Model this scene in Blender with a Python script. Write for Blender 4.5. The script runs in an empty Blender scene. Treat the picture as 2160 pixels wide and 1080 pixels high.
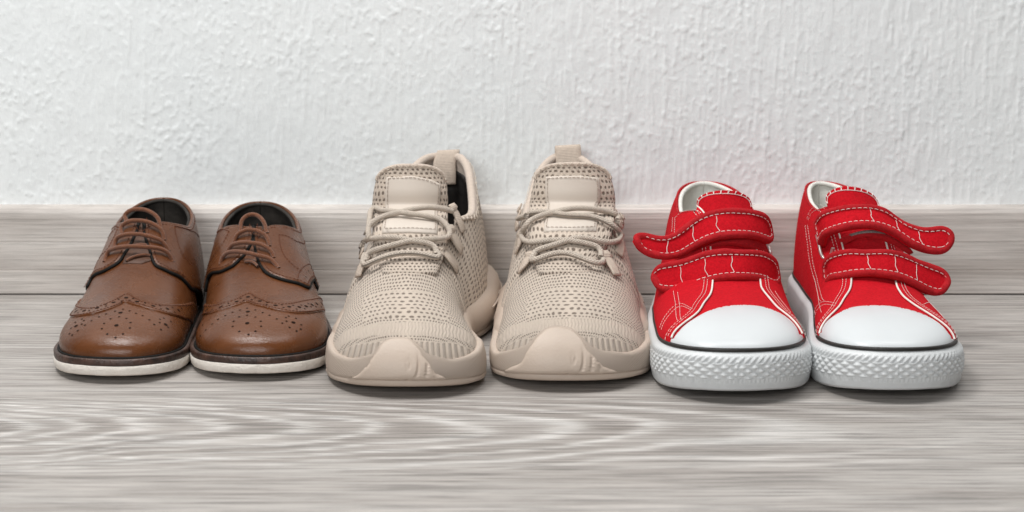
import bpy, math, random
import numpy as np
from mathutils import Vector, Matrix
from mathutils.bvhtree import BVHTree
from mathutils.geometry import delaunay_2d_cdt

# ------------------------------------------------------------------ camera
scene = bpy.context.scene
CAM = (0.0, -1.25, 0.276); PITCH = math.radians(11.1); FPX = 3500.0
cam_d = bpy.data.cameras.new("camera"); cam = bpy.data.objects.new("camera", cam_d)
scene.collection.objects.link(cam); scene.camera = cam
cam.location = CAM; cam.rotation_euler = (math.pi/2 - PITCH, 0, 0)
cam_d.sensor_width = 36.0; cam_d.lens = FPX/2160*36.0
cam_d.clip_start = 0.02; cam_d.clip_end = 60.0
cam_d.dof.use_dof = True; cam_d.dof.focus_distance = 1.075; cam_d.dof.aperture_fstop = 11.0

# ------------------------------------------------------------------ world, lamps, exposure
world = bpy.data.worlds.new("World"); scene.world = world; world.use_nodes = True
bg = world.node_tree.nodes["Background"]
bg.inputs[0].default_value = (0.93, 0.965, 1.0, 1); bg.inputs[1].default_value = 0.09
scene.view_settings.view_transform = 'Standard'; scene.view_settings.look = 'None'
scene.view_settings.exposure = 0.0; scene.view_settings.gamma = 1.0
def area(name, loc, target, size, size_y, energy, col):
    l = bpy.data.lights.new(name, 'AREA'); l.shape = 'RECTANGLE'; l.size = size; l.size_y = size_y
    l.energy = energy; l.color = col
    o = bpy.data.objects.new(name, l); scene.collection.objects.link(o); o.location = loc
    o.rotation_euler = (Vector(target)-Vector(loc)).to_track_quat('-Z', 'Y').to_euler()
    return o
area("key_softbox", (-0.48, -0.40, 1.35), (0.05, -0.10, 0.05), 0.42, 0.30, 9.5, (1.0, 0.99, 0.975))
area("ceiling_softbox", (0.05, -0.34, 1.75), (0.0, -0.18, 0.0), 2.0, 0.5, 19.0, (1.0, 0.995, 0.985))
area("front_softbox", (-0.6, -2.4, 0.95), (0, 0, 0.22), 1.2, 0.8, 24.0, (0.975, 0.995, 1.0))

# ------------------------------------------------------------------ helpers
COL = scene.collection
def thing(name, label, cat, loc, group=None):
    o = bpy.data.objects.new(name, None); COL.objects.link(o); o.location = loc
    o.empty_display_size = 0.02
    o['label'] = label; o['category'] = cat
    if group: o['group'] = group
    return o
def wloc(o):
    v = Vector((0, 0, 0))
    while o is not None:
        v += o.location; o = o.parent
    return v
def mesh_obj(name, V, F, mat, parent=None, UV=None, smooth=True, kind=None, label=None):
    V = np.asarray(V, dtype=float)
    if parent is not None: V = V - np.array(wloc(parent))
    me = bpy.data.meshes.new(name)
    me.from_pydata([tuple(p) for p in V.tolist()], [], [tuple(int(i) for i in f) for f in F])
    me.update()
    if smooth: me.shade_smooth()
    if UV is not None:
        uvl = me.uv_layers.new(name="UVMap")
        li = np.empty(len(me.loops), dtype=np.int32); me.loops.foreach_get("vertex_index", li)
        uvl.data.foreach_set("uv", np.asarray(UV, dtype=float)[li].ravel())
    me.materials.append(mat)
    o = bpy.data.objects.new(name, me); COL.objects.link(o)
    if parent is not None: o.parent = parent
    if kind: o['kind'] = kind
    if label: o['label'] = label
    return o
def grid_faces(n, m, wrap_i=False, wrap_j=False, off=0, flip=False):
    I = np.arange(n if wrap_i else n-1); J = np.arange(m if wrap_j else m-1)
    a, b = np.meshgrid(I, J, indexing='ij'); a = a.ravel(); b = b.ravel()
    a2 = (a+1) % n; b2 = (b+1) % m
    f = np.stack([a*m+b, a2*m+b, a2*m+b2, a*m+b2], 1) + off
    if flip: f = f[:, ::-1]
    return f.tolist()
def ray(px, py):
    a = (px-1080)/FPX; b = (540-py)/FPX
    d = np.array([a, math.cos(PITCH)+b*math.sin(PITCH), -math.sin(PITCH)+b*math.cos(PITCH)])
    return d/np.linalg.norm(d)
def at(px, py, Y):
    d = ray(px, py); t = (Y-CAM[1])/d[1]
    return np.array(CAM)+d*t
def pchip(xk, yk, x):
    xk = np.asarray(xk, float); yk = np.asarray(yk, float); x = np.clip(x, xk[0], xk[-1])
    h = np.diff(xk); d = np.diff(yk)/h; m = np.zeros_like(yk)
    for i in range(1, len(xk)-1):
        if d[i-1]*d[i] > 0:
            w1 = 2*h[i]+h[i-1]; w2 = h[i]+2*h[i-1]
            m[i] = (w1+w2)/(w1/d[i-1]+w2/d[i])
    m[0] = d[0]; m[-1] = d[-1]
    i = np.clip(np.searchsorted(xk, x, side='right')-1, 0, len(h)-1)
    t = (x-xk[i])/h[i]; t2 = t*t; t3 = t2*t
    return (2*t3-3*t2+1)*yk[i]+(t3-2*t2+t)*h[i]*m[i]+(-2*t3+3*t2)*yk[i+1]+(t3-t2)*h[i]*m[i+1]
def crom(P, n=8, closed=False):
    """Catmull-Rom through points (any dimension), n steps per span."""
    P = [np.asarray(p, float) for p in P]
    if len(P) < 3 and not closed:
        return np.array([P[0]+(P[-1]-P[0])*k/n for k in range(n+1)])
    Q = ([P[-1]]+P+[P[0], P[1]]) if closed else ([2*P[0]-P[1]]+P+[2*P[-1]-P[-2]])
    out = []
    for i in range(1, len(Q)-2):
        p0, p1, p2, p3 = Q[i-1], Q[i], Q[i+1], Q[i+2]
        for k in range(n):
            t = k/n
            out.append(0.5*((2*p1)+(-p0+p2)*t+(2*p0-5*p1+4*p2-p3)*t*t+(-p0+3*p1-3*p2+p3)*t**3))
    if not closed: out.append(P[-1])
    return np.array(out)
def resample(P, step=None, n=None):
    P = np.asarray(P, float); s = np.r_[0, np.cumsum(np.linalg.norm(np.diff(P, axis=0), axis=1))]
    if n is None: n = max(2, int(round(s[-1]/step))+1)
    q = np.linspace(0, s[-1], n)
    return np.stack([np.interp(q, s, P[:, k]) for k in range(P.shape[1])], 1)
def tube_data(P, r, ns=8, up=None, flat=1.0, caps=True, closed=False):
    """tube round polyline P; r scalar or array; flat = thickness/width ratio along 'up' normals"""
    P = np.asarray(P, float); n = len(P); r = np.broadcast_to(np.asarray(r, float), (n,))
    T = (np.roll(P, -1, 0)-np.roll(P, 1, 0)) if closed else np.gradient(P, axis=0)
    T /= np.linalg.norm(T, axis=1)[:, None]+1e-12
    if up is None:
        N = np.zeros_like(P); ref = np.array([0, 0, 1.0]) if abs(T[0][2]) < .9 else np.array([1.0, 0, 0])
        v = ref-T[0]*ref.dot(T[0]); v /= np.linalg.norm(v); N[0] = v
        for i in range(1, n):
            v = N[i-1]-T[i]*N[i-1].dot(T[i]); N[i] = v/(np.linalg.norm(v)+1e-12)
    else:
        up = np.broadcast_to(np.asarray(up, float), P.shape)
        N = up-T*np.sum(up*T, 1)[:, None]; N /= np.linalg.norm(N, axis=1)[:, None]+1e-12
    B = np.cross(T, N)
    a = np.linspace(0, 2*math.pi, ns, endpoint=False)
    V = P[:, None, :]+r[:, None, None]*(np.cos(a)[None, :, None]*B[:, None, :]+flat*np.sin(a)[None, :, None]*N[:, None, :])
    s = np.r_[0, np.cumsum(np.linalg.norm(np.diff(P, axis=0), axis=1))]
    UV = np.stack(np.broadcast_arrays(s[:, None], (a/(2*math.pi))[None, :]), -1).reshape(-1, 2)
    F = grid_faces(n, ns, wrap_i=closed, wrap_j=True)
    V = V.reshape(-1, 3)
    if caps and not closed:
        V = np.vstack([V, P[0]-T[0]*r[0]*.5, P[-1]+T[-1]*r[-1]*.5]); UV = np.vstack([UV, [[0, 0], [s[-1], 0]]])
        k = n*ns
        F += [(k, (j+1) % ns, j) for j in range(ns)]+[(k+1, (n-1)*ns+j, (n-1)*ns+(j+1) % ns) for j in range(ns)]
    return V, F, UV
class MB:
    def __init__(s): s.V = []; s.F = []; s.U = []; s.n = 0
    def add(s, V, F, U=None):
        V = np.asarray(V, float)
        s.V.append(V); s.F += [tuple(int(i)+s.n for i in f) for f in F]
        s.U.append(np.zeros((len(V), 2)) if U is None else np.asarray(U, float)); s.n += len(V)
    def tube(s, P, r, **k): s.add(*tube_data(P, r, **k))
    def build(s, name, mat, parent=None, **k):
        if not s.V: return None
        return mesh_obj(name, np.vstack(s.V), s.F, mat, parent, UV=np.vstack(s.U), **k)

class Last:
    """closed shoe-last surface; u 0..1 from screen-left foot edge over the ridge to the right edge, v 0..1 toe to heel.
    keys: rows (d, cx, wl, wr, ztop, ex, ez, taper, shift) ; base: rows (d, zb)"""
    def __init__(s, toeY, L, keys, base, toe=(0.07, 2.0, 0.05, 2.2), heel=(0.04, 2.2), tuck=0.04, lean=0.0, nu=161, nv=241, closed_top=False, S=.005):
        s.toeY, s.L = toeY, L
        K = np.array(keys, float); B = np.array(base, float)
        v = np.linspace(0, 1, nv); d = L*(1-np.cos(math.pi*v))/2
        g = lambda c: pchip(K[:, 0], K[:, c], d)
        cx, wl, wr, zt, ex, ez, tp, sh = [g(c) for c in range(1, 9)]
        zb = pchip(B[:, 0], B[:, 1], d)
        at_, pt, ah_, qt = toe; hl, ph = heel
        wf = np.where(d < at_, np.clip(1-np.clip((at_-d)/at_, 0, 1)**pt, 0, 1)**(1/pt), 1)
        wf = wf*np.where(d > L-hl, np.clip(1-np.clip((d-(L-hl))/hl, 0, 1)**ph, 0, 1)**(1/ph), 1)
        hf = np.where(d < ah_, np.clip(1-np.clip((ah_-d)/ah_, 0, 1)**qt, 0, 1)**(1/qt), 1)
        h = (zt-zb)*hf
        u = np.linspace(0, 1, nu); ph_ = math.pi*u
        c = np.cos(ph_)[None, :]; si = np.sin(ph_)[None, :]
        si = np.clip(si, 0, 1)
        zn = si**ez[:, None]
        w = np.where(c > 0, (wl*wf)[:, None], (wr*wf)[:, None])
        x = -np.sign(c)*np.abs(c)**ex[:, None]*w
        zz = zn*h[:, None]
        x = x*(1-tp[:, None]*zn**1.5)*(1-tuck*np.exp(-zz/.005))
        X = cx[:, None]+sh[:, None]*zn*hf[:, None]+x
        Y = toeY+d[:, None]+lean*zn*((d/L)**6)[:, None]
        s.S = S; Z = zb[:, None]+zz+s.spr(Y)
        s.P = np.stack([X, np.broadcast_to(Y, X.shape), Z], -1)
        s.nu, s.nv = nu, nv
        du = np.gradient(s.P, axis=1); dv = np.gradient(s.P, axis=0)
        N = np.cross(du, dv); ln = np.linalg.norm(N, axis=2)
        N = N/(ln[..., None]+1e-15)
        N[0] = N[1]; N[-1] = N[-2]
        s.N = N
        s.d = d
        V = s.P.reshape(-1, 3); F = grid_faces(nv, nu)
        s.bvh = BVHTree.FromPolygons([tuple(p) for p in V.tolist()], [tuple(f) for f in F])
        cpx = np.mean(X[:, nu//2])
    def spr(s, Y): return s.S*np.clip(1-(Y-s.toeY)/.085, 0, 1)**2      # toe spring: the front of the sole curls off the floor
    def vof(s, d): return math.acos(max(-1, min(1, 1-2*d/s.L)))/math.pi
    def ev(s, uv, off=0.0):
        uv = np.atleast_2d(np.asarray(uv, float))
        a = np.clip(uv[:, 1], 0, 1)*(s.nv-1); b = np.clip(uv[:, 0], 0, 1)*(s.nu-1)
        i = np.clip(a.astype(int), 0, s.nv-2); j = np.clip(b.astype(int), 0, s.nu-2)
        fa = (a-i)[:, None]; fb = (b-j)[:, None]
        q = lambda A: A[i, j]*(1-fa)*(1-fb)+A[i+1, j]*fa*(1-fb)+A[i, j+1]*(1-fa)*fb+A[i+1, j+1]*fa*fb
        P = q(s.P); N = q(s.N); N = N/(np.linalg.norm(N, axis=1)[:, None]+1e-12)
        off = np.broadcast_to(np.asarray(off, float), (len(P),))
        return P+N*off[:, None], N
    def cast(s, px, py):
        """surface parameters under a point measured in the photograph"""
        o = Vector(CAM); cx = None
        for k in range(80):
            hit, n, idx, dist = s.bvh.ray_cast(o, Vector(ray(px, py)))
            if hit is not None: break
            if cx is None:
                m = s.P[s.nv//3, s.nu//2]; cx = project(m)
            dx, dy = cx[0]-px, cx[1]-py; l = math.hypot(dx, dy)+1e-9
            px += dx/l*1.0; py += dy/l*1.0
        if hit is None: raise RuntimeError("cast miss %g %g" % (px, py))
        i, j = divmod(idx, s.nu-1)
        # local solve in quad
        A = s.P[i, j]; e1 = s.P[i, j+1]-A; e2 = s.P[i+1, j]-A; r = np.array(hit)-A
        M = np.stack([e1, e2], 1); sol, *_ = np.linalg.lstsq(M, r, rcond=None)
        fu, fv = np.clip(sol, 0, 1)
        return ((j+fu)/(s.nu-1), (i+fv)/(s.nv-1))
    def uv(s, pts, n=6, smooth=True):
        """pts: (px,py) photo points or ('u',u,v) parameters -> smooth polyline in uv"""
        q = [np.array(p[1:], float) if p[0] == 'u' else np.array(s.cast(*p)) for p in pts]
        return crom(q, n) if smooth and len(q) > 2 else np.array(q)
    def u_at_z(s, v, z, right=False):
        i = int(round(v*(s.nv-1))); Zr = s.P[i, :, 2]; m = s.nu//2
        if not right:
            k = np.argmax(Zr[:m+1] >= z) if (Zr[:m+1] >= z).any() else m
        else:
            R = Zr[::-1][:m+1]; k = np.argmax(R >= z) if (R >= z).any() else m
        z0, z1 = (Zr[k-1], Zr[k]) if not right else (Zr[::-1][k-1], Zr[::-1][k])
        f = (z-z0)/(z1-z0+1e-12) if k > 0 else 0; f = min(max(f, 0), 1)
        uu = (k-1+f)/(s.nu-1) if k > 0 else 0
        return 1-uu if right else uu
def project(p):
    d = np.asarray(p)-np.array(CAM)
    cy = d[1]*math.cos(PITCH)-d[2]*math.sin(PITCH); up = d[1]*math.sin(PITCH)+d[2]*math.cos(PITCH)
    return 1080+FPX*d[0]/cy, 540-FPX*up/cy
def densify(P, step):
    out = []
    for a, b in zip(P[:-1], P[1:]):
        n = max(1, int(np.linalg.norm(b-a)/step))
        out += [a+(b-a)*k/n for k in range(n)]
    out.append(P[-1]); return np.array(out)
def patch(surf, poly, off=0.001, edge=0.0008, cell=(0.012, 0.010), name=None, mat=None, parent=None, thick=0.0, disp=None, uvs=(0.18, 0.26), label=None, kind=None, flip=False, edge_u=True):
    """piece of sheet lying on the surface: poly = closed polygon in uv (n,2); rolled edge down to the surface"""
    P = np.asarray(poly, float); P = densify(np.vstack([P, P[:1]]), min(cell))[:-1]
    P = np.clip(P, 0, 1)
    keep = [0]
    for i in range(1, len(P)):
        if np.linalg.norm(P[i]-P[keep[-1]]) > 1e-4: keep.append(i)
    P = P[keep]
    lo, hi = P.min(0), P.max(0)
    gu = np.arange(lo[0]+cell[0]*.5, hi[0], cell[0]); gv = np.arange(lo[1]+cell[1]*.5, hi[1], cell[1])
    G = np.stack(np.meshgrid(gu, gv), -1).reshape(-1, 2)
    # inside test
    x, y = G[:, 0], G[:, 1]; ins = np.zeros(len(G), bool)
    for k in range(len(P)):
        x1, y1 = P[k]; x2, y2 = P[(k+1) % len(P)]
        c = ((y1 > y) != (y2 > y))
        with np.errstate(divide='ignore', invalid='ignore'):
            ins ^= c & (x < (x2-x1)*(y-y1)/(y2-y1+1e-15)+x1)
    G = G[ins]
    # rings just inside the edge so that the rolled edge is even all the way round
    PP = np.vstack([P[-1:], P, P[:1]]); X0, N0 = surf.ev(P); e_ = 1e-3
    XX_, _ = surf.ev(PP); T3 = XX_[2:]-XX_[:-2]; T3 /= np.linalg.norm(T3, axis=1)[:, None]+1e-12; B_ = np.cross(N0, T3)
    Xu = (surf.ev(P+[e_, 0])[0]-surf.ev(P-[e_, 0])[0])/(2*e_); Xv = (surf.ev(P+[0, e_])[0]-surf.ev(P-[0, e_])[0])/(2*e_)
    guu = (Xu*Xu).sum(1)+1e-9; gvv = (Xv*Xv).sum(1)+1e-9; guv = (Xu*Xv).sum(1); bu = (Xu*B_).sum(1); bv = (Xv*B_).sum(1)
    det = guu*gvv-guv*guv+1e-12; w2 = np.stack([(bu*gvv-bv*guv)/det, (bv*guu-bu*guv)/det], 1)
    def inside(Q):
        x, y = Q[:, 0], Q[:, 1]; r_ = np.zeros(len(Q), bool)
        for k in range(len(P)):
            x1, y1 = P[k]; x2, y2 = P[(k+1) % len(P)]; c = ((y1 > y) != (y2 > y))
            with np.errstate(divide='ignore', invalid='ignore'): r_ ^= c & (x < (x2-x1)*(y-y1)/(y2-y1+1e-15)+x1)
        return r_
    rings = []
    for fr_ in (1.0, .4):
        st_ = w2*edge*fr_; ln_ = np.abs(st_)/np.array(cell); m_ = ln_.max(1) < .9
        Q = np.where(m_[:, None], P+st_, P); Qa, Qb = inside(Q), inside(P-(Q-P))
        sgn = 1 if Qa.sum() >= Qb.sum() else -1
        Q = P+sgn*(Q-P); Q = Q[m_ & inside(Q)]
        if len(Q):
            sc_ = np.array([1/cell[0], 1/cell[1]]); Q = Q[np.min(np.linalg.norm((Q[:, None]-P[None])*sc_, axis=2), 1) > .04]
        if len(Q) and rings:
            Q = Q[np.min(np.linalg.norm((Q[:, None]-rings[0][None])*sc_, axis=2), 1) > .04]
        if len(Q): rings.append(Q)
    R_ = rings[0] if rings else np.zeros((0, 2))
    if len(G):
        sc = np.array([1/cell[0], 1/cell[1]])
        dm = np.min(np.linalg.norm((G[:, None, :]-P[None, :, :])*sc, axis=2), 1)
        if len(R_): dm = np.minimum(dm, np.min(np.linalg.norm((G[:, None, :]-R_[None, :, :])*sc, axis=2), 1))
        G = G[dm > .45]
    # an inner ring close to the edge so that the roll is resolved
    pts = np.vstack([P, G]+rings)
    r = delaunay_2d_cdt([Vector(p) for p in pts.tolist()], [], [list(range(len(P)))], 1, 1e-7)
    q = np.array([tuple(v) for v in r[0]]); faces = r[2]
    B3, _ = surf.ev(densify(np.vstack([P, P[:1]]), min(cell)/5)); Q3, N3 = surf.ev(q)
    dist = np.empty(len(q))
    for a in range(0, len(q), 400):
        dist[a:a+400] = np.min(((Q3[a:a+400, None]-B3[None])**2).sum(2), 1)**.5
    k = np.clip(dist/max(edge, 1e-6), 0, 1); prof = np.sqrt(np.clip(1-(1-k)**2, 0, 1))
    o = off*(0.35+0.65*prof)
    if disp is not None: o = o+disp(q, Q3)*k
    V = Q3+N3*o[:, None]
    F = [tuple(f) for f in faces]
    # orientation
    f0 = F[len(F)//2]; nn = np.cross(V[f0[1]]-V[f0[0]], V[f0[2]]-V[f0[0]])
    if (nn.dot(N3[f0[0]]) < 0) != flip: F = [f[::-1] for f in F]
    # skirt down to the surface along the border
    nb = len(V)
    cnt = {}
    for f in F:
        for a, b in zip(f, f[1:]+f[:1]): cnt[(a, b)] = cnt.get((a, b), 0)+1
    border = [(a, b) for (a, b) in cnt if (b, a) not in cnt]
    idx = {}; ex = []
    for a, b in border:
        for w_ in (a, b):
            if w_ not in idx:
                idx[w_] = nb+len(ex); ex.append(Q3[w_]-N3[w_]*(.0004+thick))
    if ex:
        V = np.vstack([V, np.array(ex)]); q = np.vstack([q, q[list(idx.keys())]])
        F += [(b, a, idx[a], idx[b]) for a, b in border]
    return mesh_obj(name, V, F, mat, parent, UV=q*np.array(uvs), label=label, kind=kind)
def seam(mb, surf, uvp, off=.0003, r=.0004, flat=.6, ns=6):
    P, N = surf.ev(uvp, off); mb.tube(P, r, up=N, flat=flat, ns=ns)
def stitches(mb, surf, uvp, off=.0006, r=.0003, dash=.0026, gap=.0012, ns=5, flat=.7):
    P, N = surf.ev(densify(uvp, .003)); s = np.r_[0, np.cumsum(np.linalg.norm(np.diff(P, axis=0), axis=1))]
    stitch_line(mb, P+N*off, N, r, dash, gap, ns, flat)
def stitch_line(mb, P, N, r=.0003, dash=.0026, gap=.0012, ns=5, flat=.7):
    s = np.r_[0, np.cumsum(np.linalg.norm(np.diff(P, axis=0), axis=1))]
    a = 0.0
    while a < s[-1]-dash*.5:
        q = np.linspace(a, min(a+dash, s[-1]), 4)
        X = np.stack([np.interp(q, s, P[:, k]) for k in range(3)], 1)
        M = np.stack([np.interp(q, s, N[:, k]) for k in range(3)], 1)
        X = X+M*(np.array([-.9, .3, .3, -.9])*r)[:, None]
        mb.tube(X, r, up=M, flat=flat, ns=ns); a += dash+gap
def discs(mb, surf, uvs, rads, off=.0004, ns=10):
    """punched holes: dark discs on the leather, their colour standing in for the shade inside"""
    P, N = surf.ev(np.array(uvs), off)
    for p, n, r in zip(P, N, rads):
        t = np.cross(n, [0, 1, 0.01]); t /= np.linalg.norm(t); b = np.cross(n, t)
        a = np.linspace(0, 2*math.pi, ns, endpoint=False)
        ring = p+r*(np.cos(a)[:, None]*t+np.sin(a)[:, None]*b)
        V = np.vstack([ring, [p-n*.00005]]); F = [(j, (j+1) % ns, ns) for j in range(ns)]
        if np.cross(V[1]-V[0], V[ns]-V[0]).dot(n) < 0: F = [f[::-1] for f in F]
        mb.add(V, F)
def outline(last, margin=0.002, n=220, z=None):
    """plan outline (closed loop) of the foot edge, screen-left side toe->heel then right side heel->toe"""
    A = last.P[:, 0, :2]; B = last.P[::-1, -1, :2]
    # undo tuck by using widest section value
    W = last.P[:, :, 0]
    A = np.stack([W.min(1), last.P[:, 0, 1]], 1); B = np.stack([W.max(1), last.P[:, 0, 1]], 1)[::-1]
    C = np.vstack([A, B[1:-1]])
    C = resample(np.vstack([C, C[:1]]), n=n+1)[:-1]
    T = np.roll(C, -1, 0)-np.roll(C, 1, 0); T /= np.linalg.norm(T, axis=1)[:, None]
    Nn = np.stack([-T[:, 1], T[:, 0]], 1)
    ctr = C.mean(0)
    if np.mean(np.sum(Nn*(C-ctr), 1)) < 0: Nn = -Nn
    C2 = C+Nn*margin
    return C2, Nn
def band(C, Nn, prof, zoff=None, disp=None, capt=True, capb=True):
    """loft a profile [(outset, z)] round outline C"""
    n = len(C); m = len(prof); s = np.r_[0, np.cumsum(np.linalg.norm(np.diff(np.vstack([C, C[:1]]), axis=0), axis=1))]
    zo = np.zeros(n) if zoff is None else zoff(C)
    V = np.zeros((n, m, 3)); UV = np.zeros((n, m, 2)); L = 0
    for j, (o, z) in enumerate(prof):
        if j: L += math.hypot(o-prof[j-1][0], z-prof[j-1][1])
        oo = np.full(n, o, float)
        if disp is not None: oo = oo+disp(s[:-1], z)
        V[:, j, :2] = C+Nn*oo[:, None]; V[:, j, 2] = z+zo
        UV[:, j, 0] = s[:-1]; UV[:, j, 1] = L
    V = V.reshape(-1, 3); F = grid_faces(n, m, wrap_i=True, flip=True)
    UV = UV.reshape(-1, 2)
    for top, use in ((True, capt), (False, capb)):
        if not use: continue
        j = m-1 if top else 0
        ring = V[j::m][:n] if False else V[np.arange(n)*m+j]
        c = ring.copy(); c[:, 0] = c[:, 0]*0
        # inner ladder cap: connect left and right sides across
        k = n//2
        idx = [i*m+j for i in range(n)]
        for i in range(k):
            a, b = idx[i], idx[(i+1) % n]; c1, d1 = idx[(n-1-i) % n], idx[(n-i) % n]
            f = [a, b, c1, d1]
            g = []
            for q in f:
                if q not in g: g.append(q)
            if len(g) > 2: F.append(tuple(g) if not top else tuple(g[::-1]))
    return V, F, UV
# ------------------------------------------------------------------ materials
class NT:
    def __init__(s, name, rough=.5, spec=.5, col=(.5, .5, .5)):
        s.m = bpy.data.materials.new(name); s.m.use_nodes = True; s.t = s.m.node_tree; s.b = s.t.nodes["Principled BSDF"]
        s.b.inputs["Roughness"].default_value = rough; s.b.inputs["Specular IOR Level"].default_value = spec
        s.b.inputs["Base Color"].default_value = (*col, 1)
    def n(s, typ, **k):
        q = s.t.nodes.new(typ)
        for a, v in k.items():
            if isinstance(v, tuple) and a == 'inp': pass
            setattr(q, a, v)
        return q
    def l(s, a, b): s.t.links.new(a, b)
    def set(s, sock, v):
        if hasattr(v, 'is_linked') or isinstance(v, bpy.types.NodeSocket): s.l(v, sock)
        else: sock.default_value = v
    def math(s, op, a, b=None, c=None, clamp=False):
        q = s.n("ShaderNodeMath", operation=op); q.use_clamp = clamp
        s.set(q.inputs[0], a)
        if b is not None: s.set(q.inputs[1], b)
        if c is not None: s.set(q.inputs[2], c)
        return q.outputs[0]
    def coord(s, kind='Object', scale=(1, 1, 1), loc=(0, 0, 0), rot=(0, 0, 0)):
        c = s.n("ShaderNodeTexCoord"); m = s.n("ShaderNodeMapping")
        m.inputs["Scale"].default_value = scale; m.inputs["Location"].default_value = loc; m.inputs["Rotation"].default_value = rot
        s.l(c.outputs[kind], m.inputs[0]); return m.outputs[0]
    def noise(s, vec, scale, detail=3, rough=.5, dist=0.0):
        q = s.n("ShaderNodeTexNoise"); q.inputs["Scale"].default_value = scale; q.inputs["Detail"].default_value = detail
        q.inputs["Roughness"].default_value = rough; q.inputs["Distortion"].default_value = dist; s.l(vec, q.inputs["Vector"])
        return q.outputs["Fac"]
    def ramp(s, f, stops, interp='LINEAR'):
        q = s.n("ShaderNodeValToRGB"); q.color_ramp.interpolation = interp; e = q.color_ramp.elements
        while len(e) < len(stops): e.new(.5)
        for i, (p, c) in enumerate(stops):
            e[i].position = p; e[i].color = (*c, 1) if isinstance(c, tuple) else (c, c, c, 1)
        s.l(f, q.inputs[0]); return q.outputs[0]
    def mix(s, f, a, b, mode='MIX'):
        q = s.n("ShaderNodeMix", data_type='RGBA', blend_type=mode)
        s.set(q.inputs[0], f)
        for sock, v in ((q.inputs[6], a), (q.inputs[7], b)):
            if isinstance(v, tuple): sock.default_value = (*v, 1) if len(v) == 3 else v
            else: s.l(v, sock)
        return q.outputs[2]
    def color(s, c): s.l(c, s.b.inputs["Base Color"])
    def bump(s, h, dist=.001, strength=1.0):
        q = s.n("ShaderNodeBump"); q.inputs["Distance"].default_value = dist; q.inputs["Strength"].default_value = strength
        s.l(h, q.inputs["Height"])
        if getattr(s, 'lastb', None) is not None: s.l(s.lastb, q.inputs["Normal"])
        s.lastb = q.outputs[0]; s.l(s.lastb, s.b.inputs["Normal"])
    def sep(s, vec):
        q = s.n("ShaderNodeSeparateXYZ"); s.l(vec, q.inputs[0]); return q.outputs
M = {}
def simple(name, col, rough, spec=.5, nscale=300, namp=.12, bump=.0002, bscale=900, sheen=0, kind='Object'):
    t = NT(name, rough, spec)
    v = t.coord(kind)
    f = t.noise(v, nscale, 3)
    lo = tuple(c*(1-namp) for c in col); hi = tuple(min(1, c*(1+namp)) for c in col)
    t.color(t.ramp(f, [(.3, lo), (.7, hi)]))
    if bump: t.bump(t.noise(v, bscale, 2), bump)
    if sheen: t.b.inputs["Sheen Weight"].default_value = sheen
    M[name] = t.m; return t

# brown leather: polished, faintly mottled, fine grain and creases
t = NT('brown_leather', .36, .33)
v = t.coord('Object'); big = t.noise(v, 28, 4, .6); fine = t.noise(v, 260, 3)
c = t.ramp(big, [(.25, (.070, .0205, .0055)), (.5, (.106, .0345, .0100)), (.78, (.144, .0500, .0165))])
c = t.mix(t.math('MULTIPLY', fine, .25), c, (.13, .045, .02))
t.color(c)
t.l(t.ramp(t.noise(v, 55, 4), [(.3, .22), (.7, .34)]), t.b.inputs["Roughness"])
vor = t.n("ShaderNodeTexVoronoi"); vor.inputs["Scale"].default_value = 1400; t.l(v, vor.inputs["Vector"])
t.bump(vor.outputs["Distance"], .00006); t.bump(t.noise(t.coord('Object', (1, 7, 1)), 60, 5, .65, .8), .00028)
M['brown_leather'] = t.m
simple('brown_thread', (.10, .030, .014), .8, .2, namp=.2)
t = simple('brown_lace', (.175, .062, .026), .85, .25, nscale=700, namp=.22, bump=0, sheen=.25)
def braid(t, n1=1500, ns=6, amp=.0003, kind='UV'):
    x, y, z = t.sep(t.coord(kind))
    a = t.math('ADD', t.math('MULTIPLY', x, n1), t.math('MULTIPLY', y, 2*math.pi*ns/2))
    b = t.math('SUBTRACT', t.math('MULTIPLY', x, n1), t.math('MULTIPLY', y, 2*math.pi*ns/2))
    h = t.math('ABSOLUTE', t.math('MULTIPLY', t.math('SINE', a), t.math('SINE', b)))
    t.bump(h, amp)
    return h
braid(t, 2200, 6, .0004)
simple('edge_black', (.010, .009, .008), .7, .15, namp=.3)
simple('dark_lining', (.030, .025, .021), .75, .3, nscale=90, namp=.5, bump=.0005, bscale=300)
t = simple('welt_brown', (.050, .024, .016), .45, .5, nscale=120, namp=.65, bump=.0006, bscale=500)
simple('cream_rubber', (.80, .74, .67), .55, .4, nscale=150, namp=.04, bump=.0008, bscale=420)
simple('perforation_dark', (.012, .005, .003), .8, .1)  # near-black colour stands for the shade inside the punched holes
simple('brass', (.35, .24, .13), .4, .5)

# beige trainer materials
BG = (.600, .510, .430)
simple('beige_rubber', (.510, .415, .342), .48, .4, nscale=40, namp=.04, bump=.0002, bscale=700)
simple('beige_leatherette', (.60, .525, .455), .5, .35, nscale=40, namp=.02, bump=.00005, bscale=1400)
t = simple('beige_webbing', (.53, .44, .365), .8, .2, nscale=500, namp=.08, bump=0)
x, y, z = t.sep(t.coord('UV')); t.bump(t.math('SINE', t.math('MULTIPLY', y, 5200)), .00010)
t = simple('beige_lace', (.60, .515, .435), .8, .25, nscale=500, namp=.1, bump=0); h = braid(t, 1700, 6, .0006)
simple('beige_cloth', (.565, .470, .395), .85, .2, nscale=400, namp=.06, bump=.0003, bscale=1500, sheen=.2)
simple('beige_thread', (.66, .58, .49), .8, .2)
simple('black_footbed', (.022, .020, .019), .45, .5, nscale=60, namp=.6, bump=.0008, bscale=160)

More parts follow.
